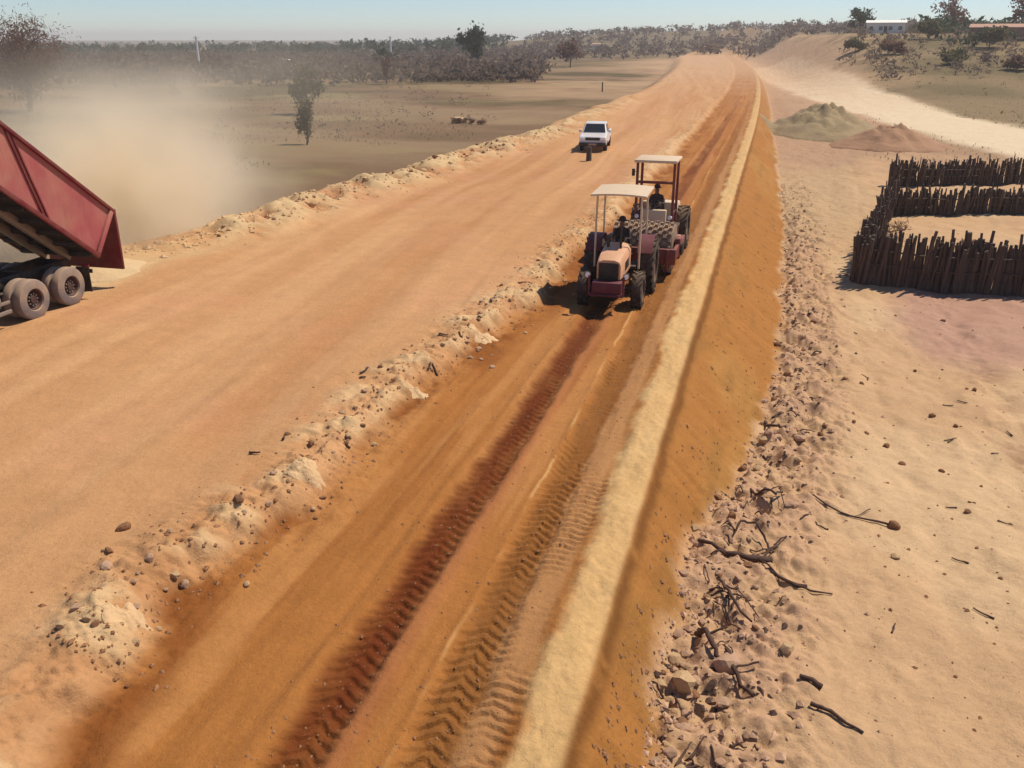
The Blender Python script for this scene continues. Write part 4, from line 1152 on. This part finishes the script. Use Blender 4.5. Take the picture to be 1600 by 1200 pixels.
tree(-69, 316, 8.5, 4.5, M['leaf_brown'], 'rounded brown tree on the horizon right of the tall green tree', 8, n=900, size=.7, low=.2)
# trees and bushes on the right, round the houses
for k, (x, y, h, w, lf, lb) in enumerate([
        (36, 262, 5, 3.6, 'leaf_olive', 'dark tree just right of the white building'),
        (46, 240, 5, 4.0, 'leaf_olive', 'olive tree between the white building and the reddish house'),
        (24, 330, 9, 5, 'leaf_green', 'green tree behind the left end of the white building'),
        (48, 310, 11, 6, 'leaf_brown', 'large brown tree behind the reddish house'),
        (60, 270, 11, 5, 'leaf_brown', 'tall brown tree at the upper right edge'),
        (24, 225, 3.4, 3.2, 'leaf_brown', 'brown bush left of the white building beside the pale road'),
        (17, 240, 3.0, 3.0, 'leaf_olive', 'olive bush at the bend of the pale road'),
        (34, 205, 2.8, 3.2, 'leaf_olive', 'olive bush in the right field before the white building'),
        (43, 196, 2.6, 3.0, 'leaf_brown', 'brown bush in the right field before the reddish house')]):
    tree(x, y, h, w, M[lf], lb, 40 + k, n=900, size=.5, low=.12, cat='tree' if h > 4 else 'bush', name='tree' if h > 4 else 'bush')
# hedge line far left
t = empty('hedge', (-68, 210, Z(-68, 210)), 0, 'long low dark brown hedge crossing the far left field', 'hedge')
r = np.random.default_rng(9); V = []
for k in range(60):
    q = k / 59; x = -11.5 + 23 * q; y = -11.5 + 23 * q
    V.append(leaves((x, y, .75 + .15 * math.sin(k)), (.7, .7, .8), 45, .32, 900 + k, 1, 5))
quads_obj('foliage', np.concatenate(V), M['leaf_brown'], t)
st = MB()
for k in range(24): st.tube([(-11.2 + .97 * k, -11.2 + .97 * k, -.2), (-11.2 + .97 * k, -11.2 + .97 * k, 1.0)], .05, 5)
st.build('stem', M['bark'], t)
# brush pile by the left edge
t = empty('brush_pile', (-36, 107.5, Z(-36, 107.5)), 0, 'small pile of dry brush and stones in the grass beyond the left edge', 'brush pile')
quads_obj('brush', np.concatenate([leaves((dx, 0, .35), (.9, .8, .45), 160, .22, 60 + i, .4, 6) for i, dx in enumerate((-1.6, 0, 1.7))]), M['leaf_brown'], t)
o = MB(); rk = rock_mesh('stone', 77, 2, .7, M['rock3'])
so = bpy.data.objects.new('stone', rk); so.scale = (1.1, .8, .7); so.location = (-1.7, .9, .3); col.objects.link(so); so.parent = t

for k, (x, y, w, h, lb) in enumerate([(5.4, 41.5, .7, .9, 'dry brown brush heap inside the left fence of the pen'), (6.3, 47, .8, .8, 'dry brown brush heap further back along the left fence'),
        (9.5, 45.5, .7, .35, 'low dry branches lying on the bright sand inside the pen'), (11.2, 66.6, 1.4, 1.1, 'dry brush leaning behind the rearmost stake fence')]):
    t = empty('brush_heap', (x, y, Z(x, y)), 0, lb, 'brush heap')
    quads_obj('brush', leaves((0, 0, h * .45), (w, w, h * .5), 260, .14, 700 + k, .3, 9), M['leaf_brown'], t)
# scrub and woods that read as one mass
def scrub(name, spots, m, label, seed, n=26, size=.5):
    out = []
    rr_ = np.random.default_rng(seed)
    zz = terrain(spots[:, 0], spots[:, 1], False)[0]
    for k, (x, y, h, w) in enumerate(spots):
        out.append(leaves((x, y, zz[k] + h * .5), (w, w, h * .55), n, size * (h / 3) ** .7, seed * 1000 + k, .8, 6))
    o = quads_obj(name, np.concatenate(out), m)
    return tag(o, label, 'scrub', kind='stuff')
def spots(n, a0, a1, d0, d1, h0, h1, seed, p=1.0):
    r = np.random.default_rng(seed)
    a = np.radians(r.uniform(a0, a1, n)); d = d0 + (d1 - d0) * r.random(n) ** p
    h = r.uniform(h0, h1, n)
    return np.stack([np.sin(a) * d, np.cos(a) * d, h, h * r.uniform(.6, 1.3, n)], 1)
scrub('scrubland', spots(1900, -52, -14, 205, 620, 2.2, 5.2, 1, 1.1), M['leaf_grey'], 'grey brown dry scrub covering the land to the left horizon', 1, 34, .62)
scrub('scrubland', spots(700, -52, -16, 520, 1100, 4, 8, 2), M['leaf_green'], 'dark tree line along the left horizon', 2, 26, 1.0)
scrub('scrubland', spots(1300, -15, 22, 450, 1000, 3, 6.5, 3), M['leaf_grey'], 'dry scrub covering the hill at the end of the road', 3, 30, .8)
s1 = spots(420, 7, 30, 240, 640, 2.5, 7, 4)
scrub('scrubland', s1, M['leaf_green'], 'mixed green trees beyond the right field', 4, 30, .7)
s4 = spots(420, 3.5, 13, 185, 420, .8, 2.6, 14); s4 = s4[road_d(s4[:, 0], s4[:, 1]) > 9]
scrub('scrubland', s4, M['leaf_grey'], 'brown dry scrub between the far road and the white building', 14, 30, .5)
s2 = spots(230, -50, -17, 95, 230, .5, 1.8, 5); s2 = s2[np.abs(s2[:, 0] + 18) > 14]
scrub('scrubland', s2, M['leaf_grey'], 'low dry bushes dotted over the left field', 5, 26, .25)
s3 = spots(90, 5, 24, 105, 230, .5, 1.6, 6); s3 = s3[road_d(s3[:, 0], s3[:, 1]) > 7]
scrub('scrubland', s3, M['leaf_olive'], 'low dry bushes dotted over the right field', 6, 24, .25)
# dry grass
r = np.random.default_rng(12); n = 16000
a = np.radians(r.uniform(-58, -18, n)); d = 38 + 150 * r.random(n) ** 1.2
gx_, gy_ = np.sin(a) * d, np.cos(a) * d
k = (gx_ < left_x(gy_) - 3) & (fbm(gx_ * .07, gy_ * .07, 150, 3) > .18); gx_, gy_ = gx_[k], gy_[k]
a2 = r.uniform(5, 26, 3500); d2 = 80 + 150 * r.random(3500)
hx, hy = np.sin(np.radians(a2)) * d2, np.cos(np.radians(a2)) * d2
k = road_d(hx, hy) > 6; gx_ = np.concatenate([gx_, hx[k]]); gy_ = np.concatenate([gy_, hy[k]])
gz = terrain(gx_, gy_, False)[0]; n = len(gx_)
p = np.stack([gx_, gy_, gz], 1); u = r.normal(0, 1, (n, 3)); u[:, 2] = 0; u /= np.linalg.norm(u, axis=1, keepdims=True)
w = r.uniform(.02, .07, (n, 1)); h = r.uniform(.08, .25, (n, 1)); up = np.array([0, 0, 1.0])
V = np.stack([p - u * w * .5, p + u * w * .5, p + u * w + up * h + r.normal(0, .03, (n, 3)), p - u * w + up * h + r.normal(0, .03, (n, 3))], 1)
tag(quads_obj('dry_grass', V.reshape(-1, 3), M['straw']), 'dry grass tufts over the fields on both sides', 'grass', kind='stuff')

# ------------------------------------------------------------------ poles and houses in the distance
def pole(x, y, h, label):
    t = empty('utility_pole', (x, y, Z(x, y)), 0, label, 'utility pole', 'utility poles of the left horizon')
    p = MB(); p.tube([(0, 0, -.3), (0, 0, h)], [.36, .26], 10); p.build('shaft', M['concrete'], t)
    p = MB(); p.box(-.9, .9, -.06, .06, h - .55, h - .43); p.build('crossarm', M['concrete'], t)
    for k in (-.75, 0, .75):
        q = MB(); q.tube([(k, 0, h - .43), (k, 0, h - .25)], [.05, .03], 6); q.build('insulator', M['black'], t)
pole(-152.7, 224.6, 10.2, 'pale utility pole in the left field, the nearer of two')
pole(-132, 309, 10.5, 'pale utility pole further right, above the small reddish tree')
def house(x, y, rz, w, d, h, wall, roof, label, rise=.9, nwin=3):
    t = empty('house', (x, y, Z(x, y) - .1), rz, label, 'house')
    b = MB(); b.box(-w / 2, w / 2, -d / 2, d / 2, 0, h); b.build('wall', wall, t)
    o_ = .35
    q = MB(); q.prism([(-d / 2 - o_, h + .003), (0, h + rise), (d / 2 + o_, h + .003), (d / 2 + o_, h + .12), (0, h + rise + .14), (-d / 2 - o_, h + .12)], -w / 2 - o_, w / 2 + o_); q.build('roof', roof, t)
    q = MB(); q.prism([(-d / 2 + .02, h - .01), (0, h + rise - .03), (d / 2 - .02, h - .01)], -w / 2 + .01, w / 2 - .01); q.build('gable', wall, t)
    dr = MB(); dr.box(-.45, .45, -d / 2 - .05, -d / 2 + .02, 0, 2.05); dr.build('door', M['stake'], t)
    for k in range(nwin):
        xx_ = -w / 2 + w * (k + .5) / nwin
        if abs(xx_) < .9: xx_ += 1.3
        f = MB(); f.box(xx_ - .5, xx_ + .5, -d / 2 - .06, -d / 2 + .02, 1.0, 2.0); fo = f.build('window', M['stake'], t)
        f = MB(); f.box(xx_ - .42, xx_ + .42, -d / 2 - .075, -d / 2 - .062, 1.08, 1.92); f.build('pane', M['glass'], fo)
    return t
house(29, 300, R(-6), 10.5, 6, 2.9, M['wall_white'], M['wall_white'], 'long low white building with pale roof at the upper right', .7, 4)
house(53, 262, R(-12), 15, 7, 2.8, M['wall_brick'], M['roof'], 'low reddish house at the upper right edge', .8, 4)
house(-176, 313, R(20), 3.4, 3, 2.0, M['wall_white'], M['wall_white'], 'tiny white shed in the scrub near the left horizon', .4, 1)
house(-112, 590, R(10), 5, 4, 2.8, M['wall_white'], M['roof'], 'tiny white house on the hillside left of the road crest', .7, 2)
house(7, 640, R(-5), 6, 5, 3.0, M['wall_white'], M['roof'], 'tiny white house on the hill directly above the road crest', .8, 2)

# ------------------------------------------------------------------ air: even haze, and the dust raised by the tipping truck
def haze_box():
    b = MB(); b.box(-4100, 4100, -90, 4600, -14, 34)
    m = bpy.data.materials.new('haze_air'); m.use_nodes = True
    nt = m.node_tree; nt.nodes.clear()
    out = nt.nodes.new('ShaderNodeOutputMaterial'); pv = nt.nodes.new('ShaderNodeVolumePrincipled')
    pv.inputs['Color'].default_value = (.84, .82, .84, 1)
    pv.inputs['Density'].default_value = HAZE
    pv.inputs['Anisotropy'].default_value = .2
    nt.links.new(pv.outputs[0], out.inputs['Volume'])
    o = b.build('haze', m, smooth=0)
    tag(o, kind='stuff')
HAZE = .00032
haze_box()
def dust(loc, rad, dens, scale, seed, label, rot=0, lo=.42, hi=.75):
    bm = bmesh.new(); bmesh.ops.create_icosphere(bm, subdivisions=3, radius=1)
    me = bpy.data.meshes.new('dust_cloud'); bm.to_mesh(me); bm.free()
    m = bpy.data.materials.new('dust_air'); m.use_nodes = True
    nt = m.node_tree; nt.nodes.clear(); N, L = nt.nodes, nt.links
    out = N.new('ShaderNodeOutputMaterial'); pv = N.new('ShaderNodeVolumePrincipled')
    tc = N.new('ShaderNodeTexCoord')
    ln = N.new('ShaderNodeVectorMath'); ln.operation = 'LENGTH'; L.new(tc.outputs['Object'], ln.inputs[0])
    fall = N.new('ShaderNodeMapRange'); fall.interpolation_type = 'SMOOTHSTEP'
    fall.inputs['From Min'].default_value = .98; fall.inputs['From Max'].default_value = 0; L.new(ln.outputs['Value'], fall.inputs['Value'])
    no = N.new('ShaderNodeTexNoise'); no.inputs['Scale'].default_value = scale; no.inputs['Detail'].default_value = 4; no.inputs['Distortion'].default_value = .6
    mp = N.new('ShaderNodeMapping'); mp.inputs['Location'].default_value = (seed, seed * 2, 0); L.new(tc.outputs['Object'], mp.inputs[0]); L.new(mp.outputs[0], no.inputs['Vector'])
    nr = N.new('ShaderNodeMapRange'); nr.inputs['From Min'].default_value = lo; nr.inputs['From Max'].default_value = hi; nr.inputs['To Min'].default_value = .12; nr.inputs['To Max'].default_value = 1
    L.new(no.outputs['Fac'], nr.inputs['Value'])
    mu = N.new('ShaderNodeMath'); mu.operation = 'MULTIPLY'; L.new(fall.outputs[0], mu.inputs[0]); L.new(nr.outputs[0], mu.inputs[1])
    m2 = N.new('ShaderNodeMath'); m2.operation = 'MULTIPLY'; L.new(mu.outputs[0], m2.inputs[0]); m2.inputs[1].default_value = dens
    L.new(m2.outputs[0], pv.inputs['Density'])
    pv.inputs['Color'].default_value = (.98, .87, .70, 1)
    pv.inputs['Anisotropy'].default_value = .25
    L.new(pv.outputs[0], out.inputs['Volume'])
    me.materials.append(m)
    o = bpy.data.objects.new('dust_cloud', me); o.location = loc; o.scale = rad; o.rotation_euler = (0, 0, rot); col.objects.link(o)
    tag(o, label, 'dust', kind='stuff')
dust((-24.6, 29.0, 1.4), (5.2, 7.0, 5.4), 1.5, 1.9, 3.0, 'dense pale dust cloud boiling up right behind the tipping dump truck', lo=.40, hi=.64)
dust((-28.5, 36.5, 1.2), (8.0, 10.0, 6.8), .5, 1.9, 5.0, 'paler dust plume drifting back from the dense cloud', lo=.42, hi=.68)
dust((-52, 66, 2.5), (34, 40, 8), .03, 1.6, 8.0, 'thin veil of dust drifting over the left field', rot=.5)
